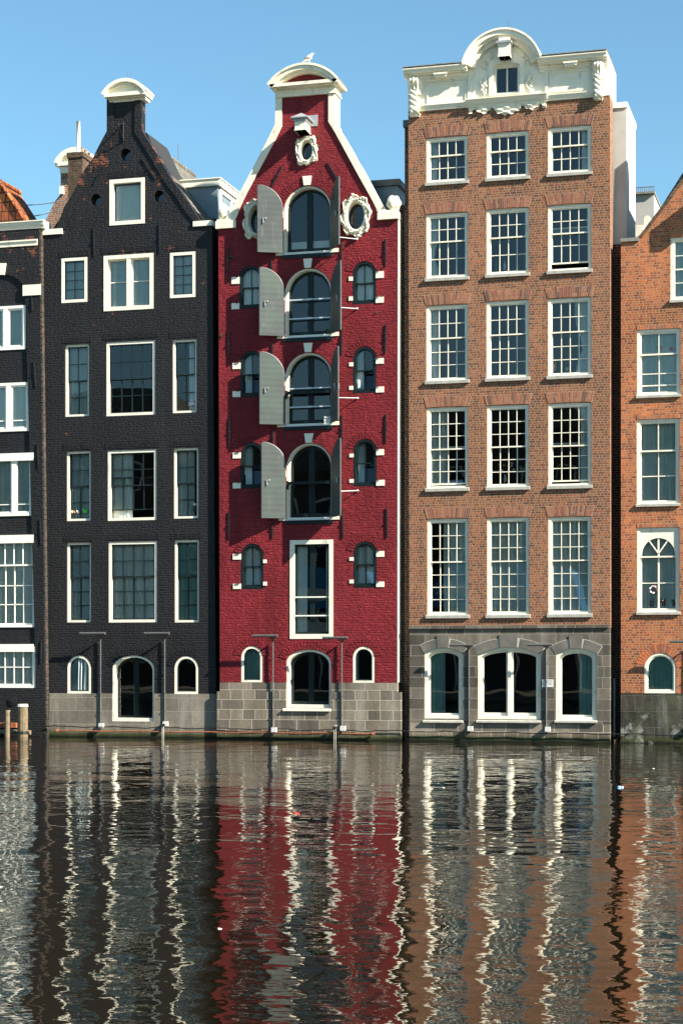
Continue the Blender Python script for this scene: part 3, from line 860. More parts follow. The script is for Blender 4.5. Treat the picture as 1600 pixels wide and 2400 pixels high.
# head of the neck: moulded cornice and segmental pediment
y = -.24
r = QR('a', 682, 945, 180, 228, y)
molding(r[0] + .07, r[1] - .03, r[2], r[2] + (r[3] - r[2]) * .5, yB, .12, 'frieze_molding', 'paint', hB, 1, .28)
m = MB(); m.box(r[0], r[1] + .02, y, .34, r[2] + (r[3] - r[2]) * .5, r[3]); m.build('cornice', M['paint'], hB)
a = Q('a', 664, 180, y); b = Q('a', 962, 176, y); t = Q('a', 808, 92, y)
m = MB(); arc_band(m, a[0], b[0], r[3] + .002, t[1] - r[3], .09, y - .03, .36); arc_band(m, a[0], b[0], r[3] + .002, t[1] - r[3] - .085, .07, y + .05, .36, off=-.01)
m.build('pediment_arch', M['paint'], hB)
m = MB(); m.prism([(a[0] + .1, r[3] + .001)] + [(b[0] - .1, r[3] + .001)] + [p for p in arc_pts(a[0], b[0], r[3], t[1] - r[3], off=-.12)[::-1] if p[1] > r[3] + .01], -.10, .3); m.build('pediment', M['paint'], hB)
for (x, yy, rr) in ((824, 592, 40), (629, 890, 40), (1043, 865, 38)):
    c_ = Q('a', x, yy); oval_light(hB, c_[0], c_[1], rr / 2.8 / 90.8, rr / 2.8 / 90.8, yB, holes, 'dark_sash', .16, .02, 'round_window')
bpy.data.objects.remove([ch for ch in hB.children if ch.name.startswith('wall') and 'anchor' not in ch.name][0])
facade(pB, holes, yB, .26, 'wall', 'black_brick', hB, zlo=zp)
for a, b in (((617, 1070), (620, 1260)), ((1047, 1045), (1050, 1240)), ((700, 650), (615, 790)), ((932, 618), (1020, 755))):
    anchor(hB, Q('a', *a), Q('a', *b), yB)
# hoisting bracket
m = MB(); p = Q('a', 812, 380); q = Q('a', 812, 505); tip = Q('a', 775, 392, -.45)
m.tube([(p[0], 0, p[1] - .05), (tip[0], -.45, tip[1])], .014); m.tube([(q[0], 0, q[1]), (tip[0], -.45, tip[1])], .014)
m.tube([(p[0], -.03, p[1]), (q[0], -.03, q[1])], .02); m.tube([(tip[0], -.45, tip[1] + .03), (tip[0], -.45, tip[1] - .04), (tip[0] + .03, -.42, tip[1] - .06)], .012)
m.build('hoist_bracket', M['iron'], hB)
# brick arches over the low openings
for (x1, x2, y1, rs) in ((443, 597, 384, None), (1145, 1300, 388, None), (738, 1012, 382, .36)):
    a = Q('d', x1, 500); b = Q('d', x2, 500); zt = Q('d', (x1 + x2) / 2, y1)[1]
    radial_arch(a[0], b[0], zt, rs or (b[0] - a[0]) / 2, .20, yB, 'black_brick', hB, .05, .95, gap=.016)
for (reg, x1, x2, yy) in (('a', 720, 948, 748), ('a', 682, 1005, 1246), ('a', 405, 571, 1268), ('a', 1117, 1280, 1231), ('b', 425, 584, 713), ('b', 697, 1018, 692), ('b', 1130, 1290, 680),
                          ('c', 435, 595, 155), ('c', 706, 1027, 146), ('c', 1138, 1302, 133), ('c', 437, 597, 755), ('c', 712, 1031, 747), ('c', 1143, 1305, 738)):
    a = Q(reg, x1, yy); b = Q(reg, x2, yy); m = MB(); n = int((b[0] - a[0] + .16) / .062)
    for k in range(n):
        x = a[0] - .08 + (b[0] - a[0] + .16) * k / n
        m.box(x + .006, x + .054, -random.uniform(.006, .013), .01, a[1] + .01, a[1] + random.uniform(.15, .165))
    m.build('soldier_course', M['black_brick'], hB)
# roof, ridge and dormer behind the gable
rg = P(297, 294, .1); el = P(104, 543, .2); er = P(496, 524, .2)
m = MB(); m.prism([(el[0] + .1, el[1] - .3), (er[0] - .1, er[1] - .3), (er[0] - .1, er[1] - .05), rg, (el[0] + .1, el[1] - .05)], .262, 5.4, front=False); m.build('roof', M['grey_tile'], hB)
m = MB(); m.tube([(rg[0], .3, rg[1]), (rg[0], 5.4, rg[1])], .07, 8); m.build('ridge_tiles', M['grey_tile'], hB)
yd = 1.7
a = Q('a', 1150, 1040, yd); b = Q('a', 1428, 800, yd)
dm = MB(); dm.box(a[0], b[0], yd, yd + 5.5, a[1] - .4, b[1]); do = dm.build('dormer', M['zinc'], hB)
t = Q('a', 1440, 748, yd - .1)
m = MB(); m.box(a[0] - .2, t[0], yd - .1, yd + 5.6, b[1] + .002, t[1]); m.box(a[0] - .2, t[0] + .03, yd - .13, yd + 5.6, t[1], t[1] + .03); m.build('fascia', M['paint'], do)
m = MB()
for k in range(5):
    y1 = yd + .15 + k * .95
    m.box(b[0] - .03, b[0] + .035, y1, y1 + .1, a[1] - .1, b[1] - .02); m.box(b[0] - .03, b[0] + .035, y1 + .1, y1 + .95, a[1] - .1, a[1] + .55); m.box(b[0] - .03, b[0] + .035, y1 + .1, y1 + .95, b[1] - .14, b[1] - .02)
m.build('window_frame', M['paint_bright'], do)
m = MB(); p = Q('a', 840, 92, .1); m.tube([(p[0], .1, p[1] - .1), (p[0], .1, Q('a', 840, 52, .1)[1])], .008, 6); m.build('lightning_rod', M['galv'], hB)
m = MB(); p = Q('a', 1170, 605, 3.4); m.tube([(p[0], 3.4, p[1] - .1), (p[0], 3.4, Q('a', 1170, 527, 3.4)[1])], .012, 6); m.build('lightning_rod', M['galv'], hB)
# recessed strip between the black and the red house
m = MB(); r = [P(495, 1750, .5), P(530, 1750, .5), P(530, 512, .5), P(490, 512, .5)]; m.prism(r, .5, .7); m.build('party_wall', M['black_brick'], hB)

# =================================================================== red house
yC = -.12
hC = thing('canal_house', 'deep red painted brick house with white trimmed gable and open warehouse shutters', 'house', (P(722, 1735)[0], yC, 0), 'canal houses standing in a row on the water')
oL = [(208, 1275), (270, 1150), (370, 960), (470, 770), (540, 625), (543, 395)]
iL = [(250, 1300), (322, 1150), (420, 968), (520, 782), (590, 640), (592, 395)]
oR = [(998, 395), (998, 610), (1045, 690), (1212, 985), (1330, 1200), (1365, 1262)]
iR = [(948, 395), (948, 605), (1000, 690), (1160, 985), (1280, 1200), (1325, 1285)]
mid_ = lambda A_, B_: [((p[0] * .6 + q[0] * .4), (p[1] * .6 + q[1] * .4)) for p, q in zip(A_, B_)]
pC = [P(515.5, 1750, yC), P(930.5, 1750, yC), Q('e', 1477, 1345, yC), Q('e', 1345, 1310, yC)] + pl('e', mid_(oR, iR)[::-1], yC) + pl('e', mid_(oL, iL)[::-1], yC) + [Q('e', 225, 1400, yC), Q('e', 103, 1405, yC)]
holes = []
def WC(reg, x1, x2, y1, y2, **k):
    return window(hC, QR(reg, x1, x2, y1, y2, yC), yC, holes, **k)
def loft(reg, x1, x2, y1, y2, rails=(), beam=None, cur=None, **kw):
    r = QR(reg, x1, x2, y1, y2, yC)
    w = WC(reg, x1, x2, y1, y2, rise=(r[1] - r[0]) / 2, rec=.045, fw=.05, fd=.27, sd=.20, sw=.075, smat='dark_green', cols=((.5, .16),), bottom=.12, curtain=cur, name='loft_door', **kw)
    for ry in rails:
        m = MB(); z = Q(reg, (x1 + x2) / 2, ry, yC)[1]; hx = half_at(z, r[0], r[1], r[3], (r[1] - r[0]) / 2); c_ = (r[0] + r[1]) / 2
        m.box(c_ - hx + .04, c_ + hx - .04, yC + .09, yC + .12, z - .016, z + .016); m.box(c_ - .06, c_ + .06, yC + .08, yC + .125, z - .022, z + .022); m.build('rail', M['steel_rail'], w)
    if beam:
        m = MB(); z = Q(reg, (x1 + x2) / 2, beam, yC)[1]; m.box(r[0] + .01, r[1] - .01, yC + .03, yC + .09, z - .04, z + .04); m.box(r[0] + .0, r[0] + .05, yC + .02, yC + .08, z - .16, z + .06); m.build('safety_beam', M['dark_green'], w)
    m = MB(); m.box(r[0] - .02, r[1] + .02, yC - .035, yC + .02, r[2] - .125, r[2] - .03); m.build('threshold', M['dark_green'], w)
    m = MB(); m.extrude_x(r[0] + .02, r[1] - .01, [(yC - .05, r[2] - .028), (yC - .05, r[2] - .008), (yC + .2, r[2] + .04), (yC + .2, r[2] - .028)]); m.build('sill', M['steel_rail'], w)
    m = MB()
    m.box(r[0] - .20, r[0] - .004, yC - .025, yC + .02, r[2] - .026, r[2] + .085); m.box(r[1] + .004, r[1] + .20, yC - .025, yC + .02, r[2] - .026, r[2] + .075)
    zm = r[2] + (r[3] - r[2]) * .60; m.box(r[0] - .085, r[0] - .003, yC - .025, yC + .02, zm - .09, zm + .09)
    m.build('hinge_stone', M['paint'], w)
    radial_arch(r[0], r[1], r[3], (r[1] - r[0]) / 2, .21, yC, 'red_brick', hC, .04, .96, gap=.014)
    # keystone
    cx_ = (r[0] + r[1]) / 2; m = MB(); m.prism([(cx_ - .085, r[3] + .005), (cx_ + .085, r[3] + .005), (cx_ + .12, r[3] + .245), (cx_ - .12, r[3] + .245)], yC - .045, yC + .02); m.build('keystone', M['paint'], hC)
    return r, w
lofts = [loft('e', 600, 968, 1092, 1608, cur=None), loft('f', 610, 970, 222, 745, (455, 600)), loft('f', 612, 972, 868, 1425, (1137, 1280), 1170), loft('g', 622, 974, 124, 708, (), 428)]
# blind drawn up behind the top loft door
r, w0 = lofts[0]; m = MB(); m.box(r[0] + .12, r[1] - .12, yC + .36, yC + .38, r[2] + .1, r[2] + .38); m.build('blind', M['curtain_pale'], w0)
def shutter(r, side, lat, dep):
    """side -1: hinged on the left jamb; +1 on the right. (lat, dep): direction of the open leaf away from the hinge"""
    w = (r[1] - r[0]) / 2 * 1.0; z0, zt = r[2] + .03, r[3] + .02; rx = w
    hx = r[0] + .0 if side < 0 else r[1] - .0; hy = yC - .045
    l = math.hypot(lat, dep); ux, uy = lat / l, dep / l
    nx, ny = -uy, ux
    n = 16; prof = [(0, z0), (w, z0)] + [(w - w * (1 - math.cos(PI / 2 * k / n)) if False else w * math.cos(PI / 2 * k / n) * 0 + w * (1 - k / n), 0) for k in range(0)]
    prof = [(0, z0), (w, z0)]
    for k in range(n + 1):
        s = w * (1 - k / n); prof.append((s, zt - rx + math.sqrt(max(0, rx * rx - (rx - s) ** 2))))
    th = .04
    m = MB(); N_ = len(prof)
    vs = [(hx + ux * s - nx * th / 2, hy + uy * s - ny * th / 2, z) for s, z in prof] + [(hx + ux * s + nx * th / 2, hy + uy * s + ny * th / 2, z) for s, z in prof]
    m.add(vs, [tuple(range(N_)), tuple(range(2 * N_ - 1, N_ - 1, -1))] + [(i, N_ + i, N_ + (i + 1) % N_, (i + 1) % N_) for i in range(N_)])
    o = m.build('shutter', M['shutter'], hC)
    # metal edging
    e = MB(); pts = [(hx + ux * s, hy + uy * s, z) for s, z in prof[1:]]
    e.tube(pts, .022, 6); e.build('edge_strip', M['galv'], o)
    # latch
    hm = MB(); s = w * .80; zc = z0 + (zt - z0) * .47
    for sg in (-1, 1):
        c_ = Vector((hx + ux * s + nx * sg * .05, hy + uy * s + ny * sg * .05, zc))
        hm.box(c_.x - .014, c_.x + .014, c_.y - .014, c_.y + .014, zc - .07, zc + .07)
    c_ = Vector((hx + ux * (s - .07), hy + uy * (s - .07), zc + .06)); hm.tube([c_ - Vector((nx, ny, 0)) * .06, c_ + Vector((nx, ny, 0)) * .06], .02, 8)
    hm.build('latch', M['lead'], o)
    b = MB()
    for zz in (z0 + .12, zt - rx - .1):
        b.tube([(hx, hy + .06, zz), (hx + ux * .12, hy + uy * .12, zz)], .018, 6)
    b.build('hinge', M['iron'], o)
    return (hx + ux * w, hy + uy * w)
stay = [(1165, 1503, 'e'), (1165, 533, 'f'), (1170, 1218, 'f'), (1170, 490, 'g')]
for (r, w), (sx_, sy_, sr) in zip(lofts, stay):
    jt = {0: 0.0, 1: .02, 2: -.015, 3: .012}[lofts.index((r, w))]
    shutter(r, -1, -.52 - jt, -.24 - jt)
    fx, fy = shutter(r, 1, .30 + jt * 1.5, -.44 + jt)
    e_ = Q(sr, sx_, sy_, yC); m = MB()
    m.tube([(fx, fy, e_[1] - .055), (e_[0], yC - .02, e_[1])], .011, 6); m.blob((e_[0], yC - .02, e_[1]), (.028, .028, .028), 6); m.build('shutter_stay', M['steel_rail'], hC)
    m = MB(); fx2 = r[0] - .52
# tall door window with balustrade bars
rr = QR('0', 679.6, 780, 1266, 1497, yC)
w = WC('0', 679.6, 780, 1266, 1497, rec=-.012, fw=.105, fd=.20, sd=.10, sw=.06, smat='dark_green', cols=((.5, .13),), name='french_window', curtain=((0, .34), (.86, 1)), cmat='curtain_pale', frame_bottom=.12)
for ry in (155, 292):
    z = Q('h', 785, ry, yC)[1]; m = MB(); m.box(rr[0] + .105, rr[1] - .105, yC + .02, yC + .045, z - .017, z + .017); m.build('rail', M['paint_bright'], w)
# small arched sash windows with dark frames
small = [('f', 1132, 1308, 172, 495, 0), ('f', 1135, 1309, 824, 1178, .22), ('g', 1138, 1312, 95, 455, .22), ('g', 1138, 1312, 880, 1232, 0),
         ('f', 265, 441, 205, 528, 0), ('f', 273, 447, 858, 1205, .22), ('g', 275, 447, 121, 470, .22), ('g', 277, 447, 898, 1243, 0)]
for reg, x1, x2, y1, y2, tl in small:
    r = QR(reg, x1, x2, y1, y2, yC)
    WC(reg, x1, x2, y1, y2, rise=(r[1] - r[0]) / 2, rec=.0, fw=.06, fd=.12, sw=.028, fmat='dark_green', kind='hung', meet=.48, cols=(.5,), rows=(), rows2=(), bw=.022, tilt=tl,
       curtain=((0, .4),) if tl else ((0, 1),), cmat='curtain_pale' if not tl else 'curtain', frame_bottom=.085, yc=.20 if tl else .09)
    radial_arch(r[0], r[1], r[3], (r[1] - r[0]) / 2, .19, yC, 'red_brick', hC, .06, .94, gap=.014)
stones = [('f', 205, 265, 290, 343), ('f', 205, 265, 490, 537), ('f', 213, 273, 948, 995), ('f', 213, 273, 1165, 1210), ('g', 215, 275, 198, 243), ('g', 215, 275, 430, 473),
          ('g', 215, 277, 975, 1018), ('g', 217, 277, 1203, 1243), ('g', 447, 473, 1018, 1045), ('g', 447, 475, 1188, 1217), ('f', 441, 468, 330, 362), ('f', 441, 468, 480, 510),
          ('f', 1102, 1132, 288, 320), ('f', 1102, 1132, 440, 472), ('f', 1105, 1135, 945, 975), ('f', 1105, 1135, 1125, 1155), ('g', 1107, 1138, 207, 235), ('g', 1107, 1138, 402, 430),
          ('g', 1107, 1138, 1000, 1027), ('g', 1107, 1138, 1172, 1200), ('f', 1308, 1368, 247, 298), ('f', 1308, 1368, 442, 488), ('f', 1309, 1368, 912, 955), ('f', 1309, 1370, 1130, 1175),
          ('g', 1312, 1370, 173, 218), ('g', 1312, 1375, 408, 452), ('g', 1312, 1372, 953, 997), ('g', 1312, 1372, 1187, 1228)]
for st in stones:
    o = wall_box(hC, *st, yC, .02, 'hinge_stone', 'paint')
    if st[2] - st[1] > 40:   # old shutter pintle on top of the bigger stones
        r = QR(*st, yC); e_ = r[1] if st[1] < 700 else r[0]; m = MB(); m.tube([(e_ + (-.06 if st[1] < 700 else .06), yC - .03, r[3] - .02), (e_ + (-.05 if st[1] < 700 else .05), yC - .06, r[3] + .07)], .014, 6); m.build('pintle', M['iron'], o)
r = QR('h', 268, 422, 518, 782, yC)
for x1, x2, y1, y2, cu in ((268, 422, 518, 782, ((0, 1),)), (1088, 1245, 521, 786, ((0, .15), (.85, 1)))):
    WC('h', x1, x2, y1, y2, rise=(r[1] - r[0]) / 2, rec=.0, fw=.058, fd=.15, sw=.035, smat='dark_sash', curtain=cu, cmat='curtain_dark')
    q = QR('h', x1, x2, y1, y2, yC); radial_arch(q[0], q[1], q[3], (q[1] - q[0]) / 2, .20, yC, 'red_brick', hC, .04, .96, gap=.014)
WC('s', 668, 1300, 378, 1200, rise=.33, rec=.03, fw=.06, fd=.28, sd=.21, sw=.07, smat='dark_green', cols=((.5, .15),), name='door', frame_bottom=.08, bottom=.09)
q = QR('s', 668, 1300, 378, 1200, yC); radial_arch(q[0], q[1], q[3], .33, .22, yC, 'red_brick', hC, .06, .94, gap=.014)
m = MB(); m.extrude_x(q[0] - .07, q[1] + .005, [(yC - .10, q[2] - .09), (yC - .10, q[2] - .05), (yC + .1, q[2] + .03), (yC + .1, q[2] - .09)]); m.build('door_sill', M['paint_old'], hC)
zp = P(720, 1600.3, yC)[1]
rb = QR('s', 636, 1296, 1248, 1360, yC - .03); m = MB(); m.box(rb[0], rb[1], yC - .036, yC, rb[2], rb[3]); m.build('brick_apron', M['rear_brick'], hC)
# cartouches round the oval lights
for (cx_, cy_) in ((1155, 1325), (402, 1355)):
    c_ = Q('e', cx_, cy_, yC); cartouche(c_[0], c_[1], .225, .345, .405, .56, yC, hC, seed=cx_ * .01)
    oval_light(hC, c_[0], c_[1], .225, .345, yC, holes, 'dark_sash', .18, .03)
c_ = Q('q', 762, 1470, yC); cartouche(c_[0], c_[1], .155, .245, .315, .40, yC, hC, seed=1.3, depth=.10)
oval_light(hC, c_[0], c_[1], .155, .245, yC, holes, 'dark_sash', .14, .025)
facade(pC, holes, yC, .45, 'wall', 'red_brick', hC, zlo=zp)
pp = [P(515.5, 1750, yC), P(931, 1750, yC), P(931, 1600, yC), P(515.5, 1600, yC)]
z2 = P(720, 1622, yC)[1]
facade(pp, holes, yC - .02, .2, 'stone_base', 'stone_warm', hC, zlo=z2, zhi=zp, hd=.45)
pp = [P(508, 1750, yC - .04), P(939, 1750, yC - .04), P(939, 1600, yC - .04), P(508, 1600, yC - .04)]
facade(pp, holes, yC - .04, .5, 'stone_base', 'stone_warm', hC, zhi=z2, hd=.45)
room_box([(pC[0][0] + .1, -.2), (pC[1][0] - .1, -.2), (pC[1][0] - .12, P(800, 560)[1]), P(850, 500), P(770, 300), P(680, 300), P(590, 500), (pC[0][0] + .1, P(560, 560)[1])], yC + .46, 2.0, hC)
# coping bands of the gable
for A_, B_, rev in ((oL, iL, False), (oR, iR, True)):
    m = MB(); A2, B2 = pl('e', A_, yC), pl('e', B_, yC)
    for k in range(len(A2) - 1):
        q = [A2[k], A2[k + 1], B2[k + 1], B2[k]]
        if not rev: q = q[::-1]
        m.prism(q, yC - .045, yC + .48)
    m.build('gable_coping', M['paint_old'], hC)
for (a, b, c, d, bx, by, br) in ((82, 232, 1360, 1418, 137, 1300, .15), (1320, 1480, 1293, 1348, 1436, 1222, .185)):
    r = QR('e', a, b, c, d, yC - .08); m = MB(); m.box(r[0], r[1], yC - .09, yC + .42, r[2], r[3]); m.box(r[0] + .03, r[1] - .03, yC - .06, yC + .4, r[3], r[3] + .05); m.build('shoulder_stone', M['paint_old'], hC)
    c_ = Q('e', bx, by, yC - .03); m = MB(); m.blob((c_[0], yC + .1, c_[1]), (br, br * 1.1, br * 1.05), 18, lump=.16, freq=3)
    m.build('carved_scroll', M['paint_old'], hC, smooth=True)
q = pl('e', [(225, 1250), (150, 1360), (232, 1360), (262, 1290)], yC); m = MB(); m.prism(q[::-1] if False else [q[1], q[2], q[3], q[0]], yC - .04, yC + .4); m.build('coping_foot', M['paint_old'], hC)
q = pl('e', [(1320, 1293), (1400, 1293), (1352, 1235), (1300, 1240)], yC); m = MB(); m.prism(q, yC - .04, yC + .4); m.build('coping_foot', M['paint_old'], hC)
# entablature and segmental pediment
r = QR('e', 545, 998, 345, 400, yC - .06); m = MB(); m.box(r[0], r[1], yC - .06, yC + .5, r[2], r[3]); m.box(r[0] - .02, r[1] + .02, yC - .08, yC + .52, r[2] - .001, r[2] + .035); m.build('architrave', M['paint_old'], hC)
y = yC - .30
r2 = QR('e', 492, 1015, 300, 322, y)
molding(r[0] - .04, r[1] + .04, r[3] + .001, r2[2] + .02, yC - .06, .20, 'bed_molding', 'paint_old', hC, 3, .55)
m = MB(); m.box(r2[0], r2[1], y, yC + .6, r2[2] + .022, r2[3] + .03); m.build('cornice', M['paint_old'], hC)
zb = r2[3] + .03; a = Q('e', 476, 300, y); b = Q('e', 1024, 272, y); t = Q('e', 765, 150, y)
m = MB(); rs = t[1] - zb
arc_band(m, a[0], b[0], zb, rs, .06, y - .04, yC + .62); arc_band(m, a[0], b[0], zb, rs, .10, y, yC + .60, off=-.062); arc_band(m, a[0], b[0], zb, rs, .06, y + .08, yC + .58, off=-.163)
o_ = m.build('pediment_arch', M['paint_old'], hC)
m = MB(); ap = [p for p in arc_pts(a[0], b[0], zb, rs, off=-.20)[::-1] if p[1] > zb + .01]; m.prism([(ap[-1][0], zb + .001), (ap[0][0], zb + .001)] + ap, yC - .02, yC + .4); m.build('tympanum', M['red_brick'], hC)
# hoist beam with little roof
y = yC - .47
f1 = Q('q', 400, 850, y); f2 = Q('q', 722, 550, y)
hb_ = MB(); hb_.box(f1[0], f2[0], y, yC, f1[1], f2[1]); hb_.box(f1[0] - .012, f2[0] + .012, y - .012, yC, f1[1] + .0, f1[1] + .03)
beam = hb_.build('hoist_beam', M['paint'], hC)
m = MB(); m.box(f1[0] - .03, f2[0] + .03, y - .03, yC, f2[1] + .001, f2[1] + .06); m.box(f1[0] - .06, f2[0] + .06, y - .06, yC, f2[1] + .06, f2[1] + .10); m.build('cap_molding', M['lead'], beam)
e0 = f2[1] + .10; xm = (f1[0] + f2[0]) / 2; rz = e0 + .15
m = MB(); A1 = (f1[0] - .09, y - .09, e0); A2 = (f2[0] + .09, y - .09, e0); A3 = (f2[0] + .09, yC, e0); A4 = (f1[0] - .09, yC, e0); R1 = (xm, y + .12, rz); R2 = (xm, yC, rz)
m.add([A1, A2, A3, A4, R1, R2] + [(p[0], p[1], p[2] - .025) for p in (A1, A2, A3, A4)], [(0, 1, 4), (1, 2, 5, 4), (0, 4, 5, 3), (9, 8, 7, 6), (0, 6, 7, 1), (1, 7, 8, 2), (3, 9, 6, 0)])
q = QR('q', 840, 1110, 345, 600, yC); m.box(xm - .02, f2[0] + .20, yC - .02, yC, e0 - .12, rz + .02)
m.build('lead_roof', M['lead'], beam)
m = MB(); m.box(xm - .012, xm + .012, y + .1, y + .24, f1[1] - .003, f1[1] + .02); m.build('rope_slot', M['iron'], beam)
for a, b, rg_ in (((598, 935), (512, 1100), 'e'), ((938, 915), (1045, 1100), 'e'), ((178, 60), (180, 270), 'f'), ((185, 700), (188, 915), 'f'), ((191, 1365), (191, 1590), 'f'), ((186, 650), (186, 862), 'g'),
                  ((511, 150), (511, 270), 'f'), ((517, 770), (519, 890), 'f'), ((523, 1440), (523, 1600), 'f'), ((516, 700), (519, 857), 'g'),
                  ((1047, 20), (1046, 225), 'f'), ((1050, 660), (1047, 885), 'f'), ((1051, 1345), (1050, 1570), 'f'), ((1054, 632), (1058, 855), 'g'),
                  ((1383, 0), (1383, 210), 'f'), ((1386, 652), (1382, 878), 'f'), ((1387, 1340), (1386, 1560), 'f'), ((1393, 620), (1396, 850), 'g')):
    anchor(hC, Q(rg_, *a, yC), Q(rg_, *b, yC), yC)
# cream painted corner, roof and dormer
m = MB(); m.prism(pl('0', [(930.8, 1600), (932.6, 1600), (934.6, 515), (932.2, 515)], yC), yC - .005, yC + .3); m.build('corner_strip', M['paint'], hC)
rg = P(720, 300, .3); el = P(516, 535, .3); er = P(932, 512, .3)
m = MB(); m.prism([(el[0] + .1, el[1] - .3), (er[0] - .15, er[1] - .3), (er[0] - .15, er[1]), (rg[0], rg[1] - .4), (el[0] + .1, el[1])], yC + .455, 5.5, front=False); m.build('roof', M['grey_tile'], hC)
yd = 1.2; a = Q('e', 1270, 1300, yd); b = Q('e', 1478, 1092, yd); t = Q('e', 1490, 1037, yd - .08)
dm = MB(); dm.box(a[0], b[0], yd, yd + 3, a[1] - .3, b[1]); do = dm.build('dormer', M['zinc'], hC)
m = MB(); m.box(a[0] - .1, t[0], yd - .08, yd + 3.05, b[1] + .002, t[1]); m.build('fascia', M['galv'], do)

# =================================================================== brown brick house
yD = -.10
hD = thing('canal_house', 'tall brown brick house with ornate white attic and many-paned sash windows', 'house', (P(1193, 1735)[0], yD, 0), 'canal houses standing in a row on the water')
zc = P(965, 260.5, yD)[1]; zp = P(1190, 1420 + 122 / 2.3059, yD)[1]
xL, xR = P(957, 800, yD)[0], P(1429.3, 800, yD)[0]
pD = [(P(959.5, 1750, yD)[0], -.3), (P(1429.8, 1750, yD)[0], -.3), (P(1428.8, 250, yD)[0], zc), (P(956.5, 250, yD)[0], zc)]
holes = []
M['sill_stone'] = plain('sill_stone', (.36, .35, .31), .8, var=.2, scale=6)
def WD(reg, x1, x2, y1, y2, meet, r1, r2, cur=None, cm='curtain', open_=0.0):
    rc = QR(reg, x1, x2, y1, y2, yD)
    div = lambda n: tuple((k + 1) / n for k in range(n - 1))
    w = window(hD, rc, yD, holes, rec=.03, fw=.068, fd=.13, sw=.034, bw=.0185, kind='hung', meet=meet, cols=div(4), rows=div(r1), rows2=div(r2), curtain=cur, cmat=cm,
               sill=('sill_stone', .085, .06, .03), open_=open_, frame_bottom=.05)
    flat_arch(rc[0] - .01, rc[1] + .01, rc[3] + .004, .27, yD, hD)
    return w
WD('i', 212, 475, 757, 1040, .62, 1, 2, ((0, .2),))
WD('i', 594, 862, 727, 1012, .62, 1, 2)
WD('i', 983, 1257, 691, 983, .62, 1, 2, ((.8, 1),))
WD('j', 212, 477, 160, 567, .58, 2, 2, ((0, .26, -1),))
WD('j', 593, 862, 131, 543, .58, 2, 2)
WD('j', 983, 1257, 105, 520, .585, 2, 2, open_=.14)
WD('j', 212, 478, 742, 1220, .577, 2, 3, ((0, .24),), 'curtain_pale')
WD('j', 593, 862, 715, 1203, .577, 2, 3)
WD('j', 983, 1257, 697, 1188, .577, 2, 3, ((.62, 1, 1),))
WD('k', 215, 478, 93, 605, .49, 3, 3, ((0, .46),), 'curtain', open_=.05)
WD('k', 597, 862, 80, 597, .50, 3, 3)
WD('k', 985, 1257, 66, 588, .49, 3, 3, ((.76, 1),), 'curtain', open_=.06)
WD('k', 218, 480, 800, 1410, .56, 3, 4, ((.34, 1),), 'curtain')
WD('k', 597, 865, 793, 1408, .56, 3, 4, ((0, 1),), 'curtain')
WD('k', 985, 1257, 788, 1403, .56, 3, 4, ((0, 1),), 'curtain')
nb = len(holes)
base = dict(rec=.02, fw=.085, fd=.15, sw=.05, sd=.07)
window(hD, QR('l', 172, 380, 226, 610, yD), yD, holes, rise=.15, curtain=((0, .5),), cmat='curtain_dark', **base)
window(hD, QR('l', 460, 800, 223, 614, yD), yD, holes, rise=.20, mull=((.5, .08),), **base)
window(hD, QR('l', 882, 1103, 229, 620, yD), yD, holes, rise=.16, curtain=((.55, 1),), cmat='curtain_dark', **base)
facade(pD, holes[:nb], yD, .6, 'wall', 'brown_brick', hD, zlo=zp)
pp = [(P(959.5, 1750, yD)[0], -.3), (P(1429.0, 1750, yD)[0], -.3), (P(1428.5, 1472, yD)[0], zp + .1), (P(959.5, 1472, yD)[0], zp + .1)]
zq = P(1190, 1697, yD)[1]
facade(pp, holes[nb:], yD - .02, .55, 'stone_base', 'stone_dark', hD, zlo=zq, zhi=zp, hd=.45)
facade(pp, [], yD - .03, .55, 'stone_base', 'stone_warm', hD, zhi=zq, hd=.45)
m = MB(); m.box(pp[3][0] - .01, pp[2][0] - .02, yD - .07, yD + .02, zp - .001, zp + .075); m.build('string_course', M['stone_dark'], hD)
room_box([(pD[0][0] + .1, -.2), (pD[1][0] - .1, -.2), (pD[2][0] - .1, zc - .2), (pD[3][0] + .1, zc - .2)], yD + .5, 2.2, hD)
for (x1, x2, y1, rs, keys) in ((172, 380, 226, .15, 5), (460, 800, 223, .20, 5), (882, 1103, 229, .16, 5)):
    r = QR('l', x1, x2, y1, y1 + 60, yD); xa, xb, zt = r[0], r[1], r[3]
    jb = MB(); vb = MB()
    L_ = arc_pts(xa - .02, xb + .02, zt - rs, rs, 60); U_ = arc_pts(xa - .02, xb + .02, zt - rs, rs, 60, off=.24)
    n = 3
    fr = [0, .36, .64, 1.0] if True else None
    for k in range(60):
        jb.prism([L_[k], L_[k + 1], U_[k + 1], U_[k]], yD - .024, yD - .015, back=False)
    for k in range(3):
        i0 = int(60 * fr[k]) + 1; i1 = int(60 * fr[k + 1]) - 1
        tall = .10 if k == 1 else 0.0
        for q in range(i0, i1):
            dz = tall
            vb.prism([L_[q], L_[q + 1], (U_[q + 1][0], U_[q + 1][1] - .014 + dz), (U_[q][0], U_[q][1] - .014 + dz)], yD - (.045 if k == 1 else .030), yD - .015, back=False)
    jb.build('arch_joint', M['joint'], hD); vb.build('stone_arch', M['voussoir'], hD)
    m = MB(); r0 = QR('l', x1 - 6, x2 + 2, y1, 620, yD); m.extrude_x(r0[0], r0[1], [(yD - .10, r0[2] - .06), (yD - .10, r0[2] - .02), (yD + .05, r0[2] + .03), (yD + .05, r0[2] - .06)]); m.build('sill', M['sill_stone'], hD)
